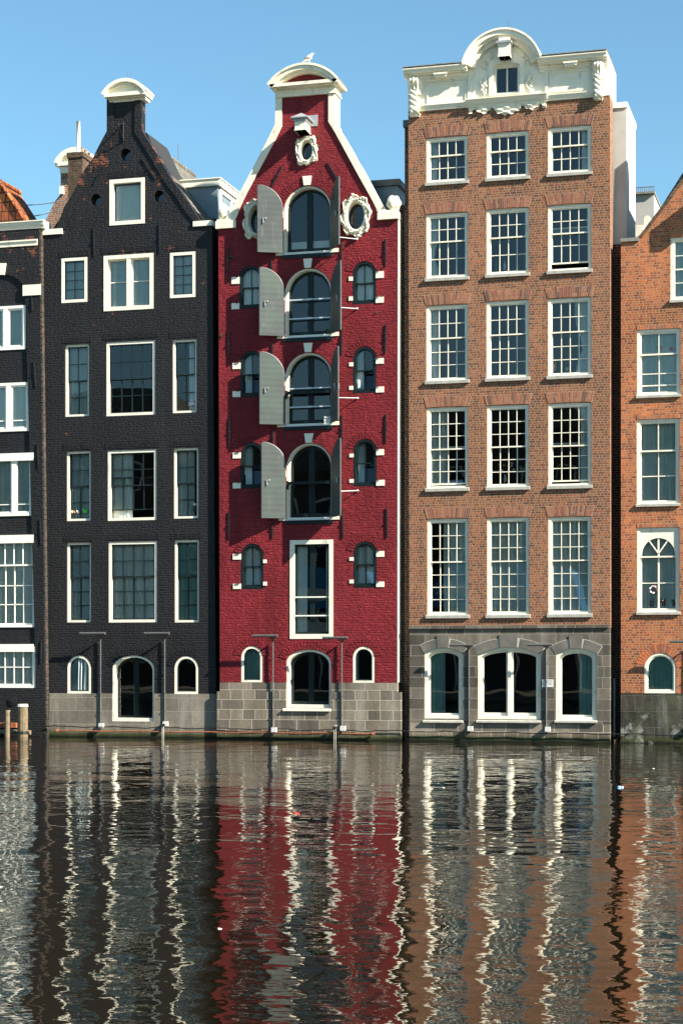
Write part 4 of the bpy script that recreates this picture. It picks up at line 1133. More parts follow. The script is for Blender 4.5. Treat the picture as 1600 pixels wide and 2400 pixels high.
# attic
att = thing  # (name kept local)
yF = yD - .30
crL = P(944, 165, yF)[0]; crR = P(1421, 120, yF)[0]
cz1 = P(944, 158.5, yF)[1]; cz0 = P(945, 175, yF)[1]
aL = P(1083, 149, yF); aR = P(1267, 136, yF); aT = P(1180, 64, yF)
half = (aR[0] - aL[0]) / 2; xc = (aR[0] + aL[0]) / 2; zbs = cz1 - .02; rs = aT[1] - zbs
aw = QR('i', 640, 806, 300, 488, yD); ah = []
window(hD, aw, yD, ah, rise=.0, rec=.0, fw=.05, fd=.1, sw=.02, cols=((.5, .035),), name='attic_window')
arc_in = arc_pts(aL[0], aR[0], zbs, rs, 30, off=-.05)
za = [(pD[3][0], zc), (pD[2][0], zc), (pD[2][0], cz0 + .05), (arc_in[-1][0], cz0 + .05)] + arc_in[::-1][1:-1] + [(arc_in[0][0], cz0 + .05), (pD[3][0], cz0 + .05)]
facade(za, ah, yD - .02, 1.25, 'attic_wall', 'paint', hD)
room_box([(aw[0] - .2, aw[2] - .2), (aw[1] + .2, aw[2] - .2), (aw[1] + .2, aw[3] + .2), (aw[0] - .2, aw[3] + .2)], yD + .42, 1.0, hD)
bd = P(1180, 64, yD)
for side, (xa, xb) in enumerate(((crL, aL[0] + .10), (aR[0] - .10, crR))):
    prof = [(yD + 1.2, cz0 - .0), (yF + .10, cz0), (yF + .10, cz0 + .03), (yF + .02, cz0 + .05), (yF + .02, cz0 + .10), (yF - .03, cz0 + .13), (yF - .03, cz1 - .02), (yD + 1.2, cz1 - .001)]
    m = MB(); m.extrude_x(xa, xb, prof); m.build('cornice', M['paint'], hD)
    m = MB(); m.box(xa - .01, xb + (.01 if side else -.04), yF - .045, yD + 1.22, cz1, cz1 + .022); m.build('lead_flashing', M['slab'], hD)
    molding(max(xa, pD[3][0]) + .02, min(xb, pD[2][0]) - .01, cz0 - .17, cz0 - .002, yD - .02, .10, 'bed_molding', 'paint', hD, 2, .02)
m = MB()
for t_, o_, yf_, yb_ in ((.05, 0, yF - .05, yD + 1.15), (.11, -.051, yF - .01, yD + 1.1), (.05, -.162, yF + .06, yD + 1.1), (.10, -.213, yF + .17, yD + .3)):
    arc_band(m, aL[0] - .02, aR[0] + .02, zbs, rs, t_, yf_, yb_, off=o_)
m.build('pediment_arch', M['paint'], hD)
r = QR('o', 330, 930, 1128, 1205, yD)
xs1, xs2 = P(1093, 245, yD)[0], P(1283, 232, yD)[0]
molding(pD[3][0] + .25, xs1, zc - .02, zc + .12, yD - .02, .07, 'attic_base_molding', 'paint', hD, 2, .02)
molding(xs2, pD[2][0] - .2, zc - .02, zc + .12, yD - .02, .07, 'attic_base_molding', 'paint', hD, 2, .02)
molding(xs1, xs2, zc - .03, zc + .16, yD - .02, .15, 'window_base_molding', 'paint', hD, 2, .02)
# panels, modillions, pilaster strips
for (reg, x1, x2, y1, y2) in (('o', 430, 930, 850, 1100), ('p', 645, 1155, 692, 930)):
    r = QR(reg, x1, x2, y1, y2, yD); m = MB(); o = outline(*r, inset=-.035); i_ = outline(*r, inset=.0); m.ring(o, i_, yD - .045, yD - .0); m.build('panel_frame', M['paint'], hD)
for (reg, x1, x2, y1, y2) in (('o', 515, 670, 695, 750), ('p', 825, 990, 525, 580)):
    r = QR(reg, x1, x2, y1, y2, yF + .08); m = MB(); m.box(r[0], r[1], yF + .05, yD, cz0 - .10, cz0 - .003); m.box(r[0] - .025, r[1] + .025, yF + .02, yD, cz0 - .045, cz0 - .002); m.build('modillion', M['paint'], hD)
for (reg, x1, x2) in (('o', 965, 1010), ('p', 570, 605)):
    r = QR(reg, x1, x2, 700, 1060, yD); m = MB(); m.box(r[0], r[1], yD - .06, yD, zc + .16, cz0 - .17); m.build('pilaster', M['paint'], hD)
def console_y(s, t):
    top = math.exp(-((t - .88) / .12) ** 2) * .16; mid_s = .07 * math.sin(PI * min(1, t * 1.1)) ** .6; low = math.exp(-((t - .12) / .08) ** 2) * .05
    side = math.sin(PI * min(max(s, .0), 1)) ** .35
    flute = .014 * (math.cos(8 * PI * s) if t > .66 else math.sin(15 * t * PI) * math.cos(4 * PI * s))
    return max(.01, (top + mid_s + low + .03) * side + flute)
for (reg, x1, x2, y1, y2) in (('o', 140, 330, 735, 1285), ('p', 1200, 1362, 520, 1062)):
    r = QR(reg, x1, x2, y1, y2, yD - .12)
    relief(r[0], r[1], r[2], r[3], yD - .06, console_y, 18, 60, 'console', 'paint_old', hD, mask=lambda s, t: abs(s - .5) < (.5 if t > .64 else (.42 if .54 < t else .30 + .07 * math.sin(34 * t))), back=.06)
# festoon under the window base
def fest_mask(s, t):
    # hanging swags: two small shells and a wide central garland, joined by ribbons
    edge = .16 + .06 * math.sin(40 * s)
    for c_, w_, d_ in ((.19, .10, .55), (.50, .19, .78), (.82, .10, .55)):
        q = (s - c_) / w_
        if abs(q) < 1: edge = max(edge, d_ * math.sqrt(1 - q * q) + .07 * math.sin(70 * s))
    if s < .05 or s > .95: edge = .5
    return t > 1 - edge
relief(xs1 + .06, xs2 - .04, zc - .35, zc - .03, yD, lambda s, t: 0.045 + .02 * math.sin(31 * s + 7 * t) * math.cos(9 * t + 11 * s) + .012 * math.sin(17 * t - 23 * s), 90, 26, 'festoon', 'paint_old', hD, mask=fest_mask)
# window architrave and foliage in the tympanum
m = MB(); o = outline(aw[0] - .115, aw[1] + .115, aw[2] - .02, aw[3] + .16, .10); i_ = outline(aw[0] + .0, aw[1] - .0, aw[2] + .0, aw[3] + .02, .06); m.ring(o, i_, yD - .075, yD - .0); m.build('window_surround', M['paint'], hD)
def leafy(cx_, cz_, w_, h_, sd, name='foliage_carving', dep=.07):
    def mk(s, t):
        x, z = s * 2 - 1, t * 2 - 1; a = math.atan2(z, x); r_ = math.hypot(x, z)
        return r_ < .72 + .26 * math.sin(5 * a + sd) * math.cos(2 * a + sd * 1.7)
    relief(cx_ - w_, cx_ + w_, cz_ - h_, cz_ + h_, yD - .02, lambda s, t: dep * (.5 + .3 * math.sin(13 * s + sd) * math.sin(11 * t) + .2 * math.sin(31 * t + 17 * s)), 26, 30, name, 'paint_old', hD, mask=mk)
leafy(aw[0] - .24, aw[2] + .26, .13, .30, .4); leafy(aw[1] + .24, aw[2] + .26, .13, .28, 1.7)
leafy(aw[0] - .16, aw[3] + .22, .17, .22, 2.4, dep=.045); leafy(aw[1] + .18, aw[3] + .22, .18, .22, .9, dep=.045)
leafy(aw[0] - .24, aw[2] + .80, .07, .16, 3.1, dep=.04); leafy(aw[1] + .26, aw[2] + .80, .07, .16, 2.1, dep=.04)
# hoist box under the arch
yh = yD - .38; r = QR('o', 1378, 1530, 290, 470, yh)
m = MB(); m.box(r[0], r[1], yh, yD, r[2], r[3]); m.box(r[0] - .015, r[1] + .015, yh - .015, yD, r[2], r[2] + .05); m.box(r[0] - .012, r[1] + .012, yh - .012, yD, r[3] - .04, r[3] - .001); hbx = m.build('hoist_beam', M['paint'], hD)
m = MB(); m.box(r[0] - .05, r[1] + .05, yh - .05, yD, r[3] + .001, r[3] + .06); m.build('lead_roof', M['lead'], hbx)
m = MB(); xm = (r[0] + r[1]) / 2; m.box(r[0] + .0, r[1] - .0, yh + .04, yD, r[3] + .062, r[3] + .16); m.build('bracket', M['paint'], hbx)
m = MB(); m.tube([(xm, yh + .08, r[2]), (xm, yh + .08, r[2] - .09)], .02, 8); m.build('hook', M['iron'], hbx)
m = MB(); p = Q('i', 735, 62, .2); m.tube([(p[0], .2, aT[1] - .1), (p[0], .2, Q('i', 735, 15, .2)[1])], .009, 6); m.build('lightning_rod', M['galv'], hD)
# side of the house, roof cap
m = MB(); m.box(pD[3][0] + .05, pD[2][0] - .6, yD + 1.2, 2.6, zc - .3, cz0); m.build('roof', M['grey_tile'], hD)
# gutter, drain pipe and infill walls beside it
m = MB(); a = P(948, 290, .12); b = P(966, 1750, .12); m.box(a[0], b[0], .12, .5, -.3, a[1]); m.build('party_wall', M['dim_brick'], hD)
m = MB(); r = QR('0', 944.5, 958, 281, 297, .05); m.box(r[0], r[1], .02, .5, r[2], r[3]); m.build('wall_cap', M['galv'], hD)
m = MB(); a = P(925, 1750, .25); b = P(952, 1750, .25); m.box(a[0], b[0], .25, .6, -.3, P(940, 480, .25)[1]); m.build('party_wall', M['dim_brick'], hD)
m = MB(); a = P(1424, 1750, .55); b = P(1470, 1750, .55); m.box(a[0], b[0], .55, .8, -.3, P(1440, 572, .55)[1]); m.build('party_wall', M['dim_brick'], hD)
p = P(1432.5, 1600, yD + .25); m = MB(); m.tube([(p[0] + .05, .3, .15), (p[0] + .05, .3, P(1433, 1590, .3)[1])], .03, 8); m.build('drain_pipe', M['zinc'], hD)

# =================================================================== orange brick house
yE = 0.0
hE = thing('canal_house', 'orange brick gabled house with stained stone base, cut off by the right edge', 'house', (P(1600, 1735)[0], yE, 0), 'canal houses standing in a row on the water')
pE = [P(1454.5, 1750), P(1775, 1750), P(1775, 552), P(1741, 560), P(1665, 366), P(1660, 240), P(1610, 242), P(1603, 414), P(1495.5, 557), P(1491, 567), P(1454.6, 566)]
holes = []
def WE(reg, x1, x2, y1, y2, arch=True, **k):
    rc = QR(reg, x1, x2, y1, y2, yE)
    k = {**dict(rec=.03, fw=.07, fd=.13, sw=.04, bw=.024, sill=('sill_stone', .07, .06, .02), frame_bottom=.05), **k}
    w = window(hE, rc, yE, holes, **k)
    if arch: flat_arch(rc[0] - .005, rc[1] + .005, rc[3] + .004, .10, yE, hE, flare=0, cols=('vo1', 'vo1', 'vb1', 'vb3'), camber=0)
    return w
WE('m', 660, 1010, 600, 1108, cols=(.5,), rows=((.25, .02), (.5, .035), (.75, .02)), curtain=((0, 1),), cmat='curtain')
WE('m', 388, 740, 1352, 1886, kind='hung', meet=.64, cols=(.5,), rows=(), rows2=((.18, .03), .5), curtain=((0, 1),), cmat='curtain')
WE('n', 320, 608, 120, 690, kind='hung', meet=.64, cols=(.5,), rows=(), rows2=(.5,), curtain=((0, 1),), cmat='curtain')
w = WE('n', 322, 608, 850, 1418, kind='hung', meet=.67, cols=((.5, .045),), rows=(), rows2=(.5,), curtain=((0, 1),), cmat='curtain')
rc = QR('n', 322, 608, 850, 1418, yE)     # arched head board with two raking bars
ix1, ix2 = rc[0] + .11, rc[1] - .11; zs = rc[2] + (rc[3] - rc[2]) * .67 + .03; zt = rc[3] - .11
m = MB()
cxe = (ix1 + ix2) / 2; rx = (ix2 - ix1) / 2 - .01; rz_ = min(rx, zt - zs)
for sg in (-1, 1):
    arc = [(cxe + sg * rx * math.cos(PI / 2 * k / 10), zs + rz_ * math.sin(PI / 2 * k / 10)) for k in range(11)]
    poly = arc + [(cxe, zt + .05), (cxe + sg * (rx + .05), zt + .05), (cxe + sg * (rx + .05), zs)]
    if sg > 0: poly = poly[::-1]
    poly = poly[::-1]
    m.prism(poly, yE + .05, yE + .075)
    a = (cxe, zs + .02); b = (cxe + sg * rx * .55, zs + rz_ * .82); d = Vector((b[0] - a[0], b[1] - a[1])).normalized(); nx_, nz_ = -d.y * .016, d.x * .016
    m.prism([(a[0] + nx_, a[1] + nz_), (a[0] - nx_, a[1] - nz_), (b[0] - nx_, b[1] - nz_), (b[0] + nx_, b[1] + nz_)], yE + .056, yE + .08)
m.build('fanlight', M['paint'], w)
r = QR('n', 372, 585, 1694, 1965, yE)
WE('n', 372, 585, 1694, 1965, arch=False, rise=(r[1] - r[0]) / 2, fw=.055, fd=.14, rec=.01, sw=.035, curtain=((0, 1),), cmat='curtain_dark', sill=None, frame_bottom=.06)
radial_arch(r[0], r[1], r[3], (r[1] - r[0]) / 2, .21, yE, None, hE, .02, .98, mats=('vo1', 'vo1', 'vb3', 'vb1'), proud=.006, bwid=.06)
zp = P(1530, 1625, yE)[1]
facade(pE, holes, yE, .5, 'wall', 'orange_brick', hE, zlo=zp)
facade(pE, holes, yE - .03, .5, 'stone_base', 'stone_stained', hE, zhi=zp)
room_box([(pE[0][0] + .1, -.2), (pE[1][0] - .1, -.2), P(1765, 560), P(1650, 400), P(1600, 450), P(1500, 590), (pE[0][0] + .1, P(1460, 590)[1])], .52, 2.2, hE)
r = QR('m', 255, 405, 612, 640, -.04); m = MB(); m.box(r[0], r[1], -.05, .6, r[2], r[3]); m.build('shoulder_stone', M['slab'], hE)
A_ = pl('m', [(400, 606), (761, 124), (790, 85)], 0); B_ = pl('m', [(432, 606), (775, 150), (812, 100)], 0)
m = MB()
for k in range(2): m.prism([A_[k + 1], A_[k], B_[k], B_[k + 1]], -.035, .5)
m.build('gable_border', M['chimney_brick'], hE)
f1 = P(1662, 470, -.5); f2 = P(1690, 418, -.5); m = MB(); m.box(f1[0], f2[0], -.5, 0, f1[1], f2[1]); m.build('hoist_beam', M['paint'], hE)
m = MB(); m.prism([P(1460, 600, .5), P(1775, 600, .5), P(1775, 560, .5), P(1640, 340, .5), P(1500, 560, .5), P(1460, 575, .5)], .505, 6); m.build('roof', M['grey_tile'], hE)

# =================================================================== buildings glimpsed behind
# stair tower behind the brown house
a = P(1436, 241, .62); b = P(1467, 568, .62)
t = thing('stair_tower', 'tall pale rendered stair tower rising behind the right side of the brown house', 'tower', (b[0], .62, 0))
m = MB(); m.box(a[0] - .6, b[0], .62, 2.6, b[1] - .4, a[1] - .14); m.build('wall', [M['render_grey']], t)
m = MB(); m.box(b[0] + .001, b[0] + .012, .64, 2.58, b[1] - .4, a[1] - .15); m.build('paler_side', M['render_pale'], t)  # thin sheet over the right side, coloured paler than the front wall
m = MB(); m.box(a[0] - .6, b[0] + .03, .58, 2.64, a[1] - .139, a[1]); m.build('parapet', M['paint_bright'], t)
a = P(1482, 457, 6.); b = P(1532, 530, 6.)
t = thing('rear_building', 'small cream rendered block with roof railing seen between the stair tower and the orange gable', 'building', (b[0], 6, 0))
m = MB(); m.box(a[0] - 1, b[0], 6, 9, b[1] - 2.5, a[1]); m.build('wall', M['render_grey'], t)
m = MB(); m.box(a[0] - 1, b[0] + .03, 5.9, 9, a[1] + .001, a[1] + .06); m.build('parapet', M['slab'], t)
m = MB()
for k in range(12): x = a[0] + (b[0] - a[0]) * k / 11; m.tube([(x, 6.05, a[1]), (x, 6.05, a[1] + .22)], .01, 5)
m.tube([(a[0], 6.05, a[1] + .22), (b[0], 6.05, a[1] + .22)], .012, 5); m.build('railing', M['galv'], t)
r = QR('m', 355, 440, 508, 570, 4.); t = thing('roof_dormer', 'low cream dormer with rounded head in front of the small cream block', 'dormer', (r[0], 4, 0))
m = MB(); m.box(r[0], r[1], 4, 5.5, r[2] - .6, r[3]); m.build('cheek', M['paint'], t)
m = MB(); q = QR('m', 445, 500, 430, 515, 4.6); m.prism(outline(q[0], q[1], q[2] - .5, q[3], (q[1] - q[0]) / 2), 4.6, 5.4); m.build('rounded_head', M['paint'], t)
# chimney with flue behind the black gable
yk = 2.2; a = Q('a', 440, 582, yk); b = Q('a', 541, 1000, yk)
t = thing('chimney', 'sooty brown brick chimney stack with a tall white flue pipe behind the black gable', 'chimney', (a[0], yk, b[1]))
m = MB(); m.box(a[0] + .03, b[0] - .0, yk, yk + .62, b[1] - .8, a[1] - .15); m.build('stack', M['chimney_brick'], t)
m = MB(); m.box(a[0], b[0] + .03, yk - .03, yk + .65, a[1] - .15, a[1]); m.build('cap', M['chimney_brick'], t)
c_ = Q('a', 514, 580, yk + .2); c2 = Q('a', 514, 374, yk + .2); m = MB(); m.tube([(c_[0], yk + .2, c_[1] - .1), (c_[0], yk + .2, c2[1])], .058, 14); m.build('flue_pipe', M['paint_bright'], t, smooth=True)
for k in range(3):
    x = Q('a', 545 + 14 * k, 560, yk + .4)[0]; z0 = a[1] - .05; m = MB(); m.tube([(x, yk + .3 + .12 * k, z0), (x, yk + .3 + .12 * k, z0 + .24 - .05 * k)], [.045, .035], 10); m.tube([(x, yk + .3 + .12 * k, z0 + .24 - .05 * k), (x, yk + .3 + .12 * k, z0 + .27 - .05 * k)], .05, 10); m.build('chimney_pot', M['rear_brick'], t)
# brick neck gable far behind
yr = 7.0
t = thing('rear_gable_house', 'distant brown brick neck gable with white cap behind the chimney', 'house', (Q('a', 400, 1100, yr)[0], yr, 0))
pts = pl('a', [(282, 1120), (700, 1120), (700, 1000), (610, 860), (590, 700), (398, 700), (398, 850), (360, 900), (310, 1000), (282, 1060)], yr)
m = MB(); m.prism([(pts[0][0], 3), (pts[1][0], 3)] + pts[2:], yr, yr + .5); m.build('wall', M['rear_brick'], t)
m = MB(); r = QR('a', 388, 592, 660, 704, yr - .2); m.box(r[0], r[1], yr - .15, yr + .5, r[2], r[3]); m.box(r[0] - .12, r[1] + .12, yr - .25, yr + .5, r[3], r[3] + .12)
arc_band(m, r[0] - .15, r[1] + .15, r[3] + .12, .42, .16, yr - .28, yr + .5); m.prism([(r[0] + .05, r[3] + .1), (r[1] - .05, r[3] + .1)] + arc_pts(r[0] + .05, r[1] - .05, r[3] + .12, .3)[::-1], yr - .1, yr + .4); m.build('cap', M['paint'], t)
m = MB(); r = QR('a', 388, 412, 800, 850, yr - .1); m.box(r[0], r[1], yr - .1, yr + .3, r[2], r[3]); m.build('shoulder_stone', M['paint'], t)
# wires over the roofs
for k, (p0, p1, lb) in enumerate((((145, 918), (455, 884), 'upper thin dark cable strung from the orange roof to the chimney'), ((205, 998), (440, 932), 'lower thin dark cable strung from the orange roof towards the black gable'))):
    a = Q('a', *p0, 1.3); b = Q('a', *p1, 2.1); m = MB(); pts = []
    a0 = Q('a', p0[0] - 60, p0[1] + 8, 1.3)
    for i in range(13):
        s = i / 12; pts.append((a0[0] + (b[0] - a0[0]) * s, 1.3 + .85 * s, a0[1] + (b[1] - a0[1]) * s - .05 * math.sin(PI * s)))
    m.tube(pts, .014, 6); tag(m.build('overhead_cable', M['galv']), lb, 'cable')

# =================================================================== wall lights on poles
def wall_light(reg, pu, pt, pb, t1, t2, tv, y0, label):
    z0 = Q(reg, pu, pb, y0)[1]; z1 = Q(reg, pu, pt, y0)[1]; x = Q(reg, pu, (pt + pb) / 2, y0 - .05)[0]
    t = thing('wall_light', label, 'light', (x, y0, z0), 'grey tube floodlights on wall poles')
    m = MB(); m.tube([(x, y0 - .026, z0), (x, y0 - .026, z1 + .02)], .019, 8); m.build('pole', M['galv'], t)
    yt = y0 - .30; xa = Q(reg, t1, tv, yt)[0]; xb = Q(reg, t2, tv, yt)[0]; zt = Q(reg, (t1 + t2) / 2, tv, yt)[1]
    m = MB(); m.tube([(xa, yt, zt), (xb, yt, zt)], .034, 14); m.tube([(xb, yt, zt), (xb + .012, yt, zt)], .038, 14); m.tube([(xa - .012, yt, zt), (xa, yt, zt)], .038, 14); m.build('lamp_tube', M['galv'], t)
    m = MB(); xm = xb - .14; m.tube([(x, y0 - .03, z1), (xm, yt, zt - .02)], [.02, .03], 6)
    m.add([(xm - .10, yt, zt - .03), (xm + .10, yt, zt - .03), (x + .02, y0 - .06, z1 - .0), (xm - .10, yt + .02, zt - .03), (xm + .10, yt + .02, zt - .03), (x + .02, y0 - .04, z1)], [(0, 2, 1), (3, 4, 5), (0, 3, 5, 2), (1, 2, 5, 4), (0, 1, 4, 3)])
    m.build('bracket_arm', M['galv'], t)
    m = MB(); m.box(x - .015, x + .115, y0 - .13, y0 - .04, z0 - .10, z0 + .02); m.build('junction_box', M['white_plastic'], t)
    m = MB(); m.tube([(x - .04, y0 - .07, z1 - .03), (x - .06, y0 - .10, z1 - .10), (x - .02, y0 - .08, z1 - .14), (x, y0 - .06, z1 - .06)], .006, 5); m.build('cable_loop', M['black_rubber'], t)
    for k in range(4):
        z = z0 + (z1 - z0) * (k + .6) / 4.4; m = MB(); m.box(x - .028, x + .028, y0 - .052, y0, z - .012, z + .012); m.build('pole_clip', M['galv'], t)
    return t
wall_light('d', 657, 275, 832, 527, 687, 237, yB - .03, 'floodlight pole on the black house between its left arched window and arched door')
wall_light('d', 1078, 275, 820, 950, 1108, 237, yB - .03, 'floodlight pole on the black house between its arched door and right arched window')
wall_light('h', 498, 485, 1120, 355, 530, 440, yC - .04, 'floodlight pole on the red house left of its arched door')
wall_light('h', 1003, 490, 1108, 868, 1043, 455, yC - .04, 'floodlight pole on the red house right of its arched door')
wall_light('l', 410, 235, 655, 308, 433, 213, yD - .02, 'floodlight pole on the dark stone base left of the double window')
wall_light('l', 828, 235, 658, 730, 858, 211, yD - .02, 'floodlight pole on the dark stone base right of the double window')
wall_light('0', 1616, 1516, 1700, 1570, 1634, 1504, yE - .03, 'floodlight tube above the arched window of the orange house, cut off by the frame')

# cable and rusty pipe low on the walls
m = MB(); pts = []; ycl = -.20
for i in range(80):
    x = P(110, 1706, ycl)[0] + (P(1640, 1724, ycl)[0] - P(110, 1706, ycl)[0]) * i / 79
    zz = P(300, 1704.5, ycl)[1] + (P(1500, 1722.5, ycl)[1] - P(300, 1704.5, ycl)[1]) * i / 79
    pts.append((x, ycl, zz + .012 * math.sin(i * .9) + .008 * math.sin(i * 2.3)))
m.tube(pts, .015, 6); tag(m.build('wall_cable', M['black_rubber']), 'long black cable running just above the waterline along all the stone bases', 'cable')
m = MB(); pts = []
for i in range(40):
    u = 134 + (874 - 134) * i / 39
    pts.append((P(u, 1715, ycl - .03)[0], ycl - .03, P(500, 1716.5, ycl - .03)[1] + .008 * math.sin(i * .8)))
m.tube(pts, .017, 6); m.blob(pts[0], (.06, .05, .04), 6, lump=.2); m.blob(pts[-1], (.05, .04, .04), 6, lump=.2)
tag(m.build('rusty_pipe', M['rust']), 'thin rusty orange pipe below the black cable on the black and red houses', 'pipe')
for k, (reg, x1, x2, y1, lb) in enumerate((('d', 1064, 1074, 835, 'pair of white vertical pipes entering the water in front of the black house'), ('h', 948, 961, 1112, 'pair of white vertical pipes entering the water in front of the red house'))):
    m = MB(); yy = -.27
    for x in (x1, x2):
        a = Q(reg, x, y1, yy); m.tube([(a[0], yy, -.4), (a[0], yy, a[1]), (a[0] + .04, yy + .04, a[1] + .06)], .009, 7)
    a = Q(reg, x1, y1 + 5, yy); m.blob((a[0] + .02, yy, a[1]), (.06, .03, .04), 6, mi=1, lump=.25)
    tag(m.build('drain_pipes', [M['pipe_white'], M['black_rubber']]), lb, 'pipe')
# notice plate
r = QR('l', 808, 868, 398, 440, yD - .02)
t = thing('notice_plate', 'small white notice plate on the dark stone beside the double window', 'sign', (r[0], yD, r[2]))
m = MB(); m.box(r[0], r[1], yD - .035, yD - .015, r[2], r[3]); m.build('plate', M['white_plastic'], t)
m = MB()
for k in range(4): z = r[3] - .03 - k * .033; m.box(r[0] + .03, r[1] - .03 - .02 * (k % 2), yD - .037, yD - .034, z - .006, z)
m.build('writing', M['galv'], t)

# mooring posts, log and plank at the left
def post(x1, x2, y1, y2, yy, label, cap):
    a = Q('d', x1, y2, yy); b = Q('d', x2, y1, yy); cx_ = (a[0] + b[0]) / 2; r_ = (b[0] - a[0]) / 2 * .92
    t = thing('mooring_post', label, 'post', (cx_, yy, 0), 'wooden mooring posts at the left edge')
    m = MB(); n = 12; zs = [-.9, -.2, .3, .6, b[1] - (.06 if cap else 0)]
    m.tube([(cx_ + .01 * math.sin(k * 3), yy, z) for k, z in enumerate(zs)], [r_ * (1.02 - .015 * k) for k in range(5)], n); m.build('shaft', M['timber'] if cap else M['timber_pale'], t)
    if cap:
        m = MB(); m.tube([(cx_, yy, b[1] - .07), (cx_, yy, b[1])], [r_ * 1.06, r_ * .92], n); m.build('cap', M['paint_old'], t)
        m = MB(); m.tube([(cx_, yy, .10), (cx_, yy, .17)], r_ * 1.1, n); m.build('strap', M['iron'], t)
post(30, 70, 742, 930, -.75, 'slim pale mooring post without a cap, nearer the left edge', False)
post(114, 184, 702, 930, -.75, 'thick mooring post with white cap in front of the leftmost house', True)
a = P(-60, 1717, -.45); b = Q('d', 200, 888, -.45); m = MB(); m.tube([(a[0], -.45, b[1]), (b[0] - .6, -.45, b[1] + .01), (b[0], -.45, b[1])], .065, 9)
tag(m.build('fender_log', M['timber_pale']), 'grey horizontal log behind the mooring posts at the waterline', 'log')
b = QR('d', -80, 107, 825, 856, -.35); m = MB(); m.box(b[0], b[1], -.38, -.16, b[2], b[3]); tag(m.build('plank', M['rust']), 'rusty brown plank on the wall behind the mooring posts', 'plank')

# =================================================================== gull on the red house
yg = yC - .1; a = Q('e', 797, 146, yg); T_ = Q('e', 797, 150, yC - .30)
gx, gz = a[0], a[1]
t = thing('gull', 'pale grey gull standing on top of the red house pediment, facing right', 'bird', (gx, yg, gz))
sk = bpy.data.meshes.new('body'); s_ = 1 / (3.2667 * 90.8)
pt = [(738, 138), (762, 128), (785, 116), (803, 104), (817, 92), (824, 82), (832, 83), (841, 86)]
rad = [.012, .035, .068, .062, .036, .033, .013, .005]
sk.from_pydata([((x - 797) * s_ , 0, (146 - z) * s_) for x, z in pt], [(i, i + 1) for i in range(7)], [])
bo = link('body', sk, t, (gx, yg, gz))
md = bo.modifiers.new('Skin', 'SKIN'); sv = sk.skin_vertices[0].data if sk.skin_vertices else None
if sv is None:
    sk.update(); bpy.context.view_layer.update(); sv = sk.skin_vertices[0].data if sk.skin_vertices else []
for v, r_ in zip(sv, rad): v.radius = (r_, r_ * .95)
md2 = bo.modifiers.new('Subsurf', 'SUBSURF'); md2.levels = md2.render_levels = 2
sk.materials.append(M['gull_white'])
m = MB(); m.blob((gx - .02, yg - .048, gz + .105), (.095, .022, .04), 8); m.blob((gx - .02, yg + .048, gz + .105), (.095, .022, .04), 8); m.tube([(gx - .10, yg, gz + .07), (gx - .19, yg, gz + .03)], [.03, .008], 8)
m.build('wing', M['gull_grey'], t, smooth=True)
m = MB()
for dy in (-.02, .02): m.tube([(gx + .01, yg + dy, gz + .06), (gx + .015, yg + dy, T_[1] - .02)], .006, 5)
m.build('leg', M['beak'], t)
m = MB(); h_ = ((838 - 797) * s_, (146 - 84) * s_); m.tube([(gx + h_[0] - .01, yg, gz + h_[1]), (gx + h_[0] + .03, yg, gz + h_[1] - .008)], [.010, .003], 6); m.build('beak', M['beak'], t)

# =================================================================== weeds on the red wall
wl = [('e', 208, 1640, .10, 'green weed tuft sprouting on the red wall beside its upper left wall anchor'), ('e', 1305, 1235, .06, 'weed at the foot of the right gable coping on the red house'),
      ('q', 1140, 1010, .05, 'weed beside the top corner of the small upper cartouche'), ('q', 1165, 1310, .05, 'weed halfway down the right side of the small upper cartouche'),
      ('f', 133, 733, .06, 'weed low on the left edge of the red wall'), ('f', 1352, 435, .04, 'weed on the white hinge stone of an upper right arched window'),
      ('f', 935, 695, .10, 'green plant at the foot of the second loft door'), ('f', 1315, 558, .045, 'weed on the red wall below the upper right arched window'),
      ('f', 1052, 45, .05, 'weed by the anchor next to the top right shutter')]
for reg, x, yv, sz, lb in wl:
    c_ = Q(reg, x, yv, yC - .03); m = MB(); rr_ = random.Random(x)
    for k in range(46):
        a = rr_.uniform(0, 2 * PI); e_ = rr_.uniform(-.5, 1.2); l = sz * rr_.uniform(.4, 1.1)
        d = Vector((math.cos(a) * math.cos(e_), -abs(math.sin(a) * math.cos(e_)) * .7, math.sin(e_))) * l
        p0 = Vector((c_[0], yC - .01, c_[1] - sz * .3)); p1 = p0 + d; w_ = Vector((rr_.uniform(-1, 1), rr_.uniform(-.4, .4), rr_.uniform(-1, 1))).normalized() * sz * .16
        pm = p0 + d * .65
        m.add([p0, pm - w_, p1, pm + w_], [(0, 1, 2, 3)])
    tag(m.build('weed', M['leaf']), lb, 'plant', 'weeds on the red house')

# =================================================================== things on the window sills
M['bottle_green'] = plain('green_bottle', (.02, .16, .06), .2); M['toy_green'] = plain('toy_green', (.06, .55, .08), .6); M['toy_orange'] = plain('toy_orange', (.75, .22, .04), .6)
M['toy_white'] = plain('toy_white', (.7, .7, .7), .7); M['pink'] = plain('pink_petal', (.62, .22, .28), .8); M['blue_cloth'] = plain('blue_white_cloth', (.42, .5, .75), .9); M['yellow'] = plain('yellow_plastic', (.7, .38, .03), .5)
M['red_plastic'] = plain('red_plastic', (.7, .04, .03), .5); M['pale_blue'] = plain('pale_blue_plastic', (.3, .5, .75), .5); M['skin_box'] = plain('tan_box', (.5, .3, .2), .7)
def lathe(c, prof, mat, name, lb, cat, group=None, n=12):
    m = MB(); m.tube([(c[0], c[1], c[2] + z) for z, r_ in prof], [r_ for z, r_ in prof], n); return tag(m.build(name, M[mat], smooth=True), lb, cat, group)
bp = [(0, .035), (.12, .037), (.16, .03), (.19, .013), (.25, .012)]
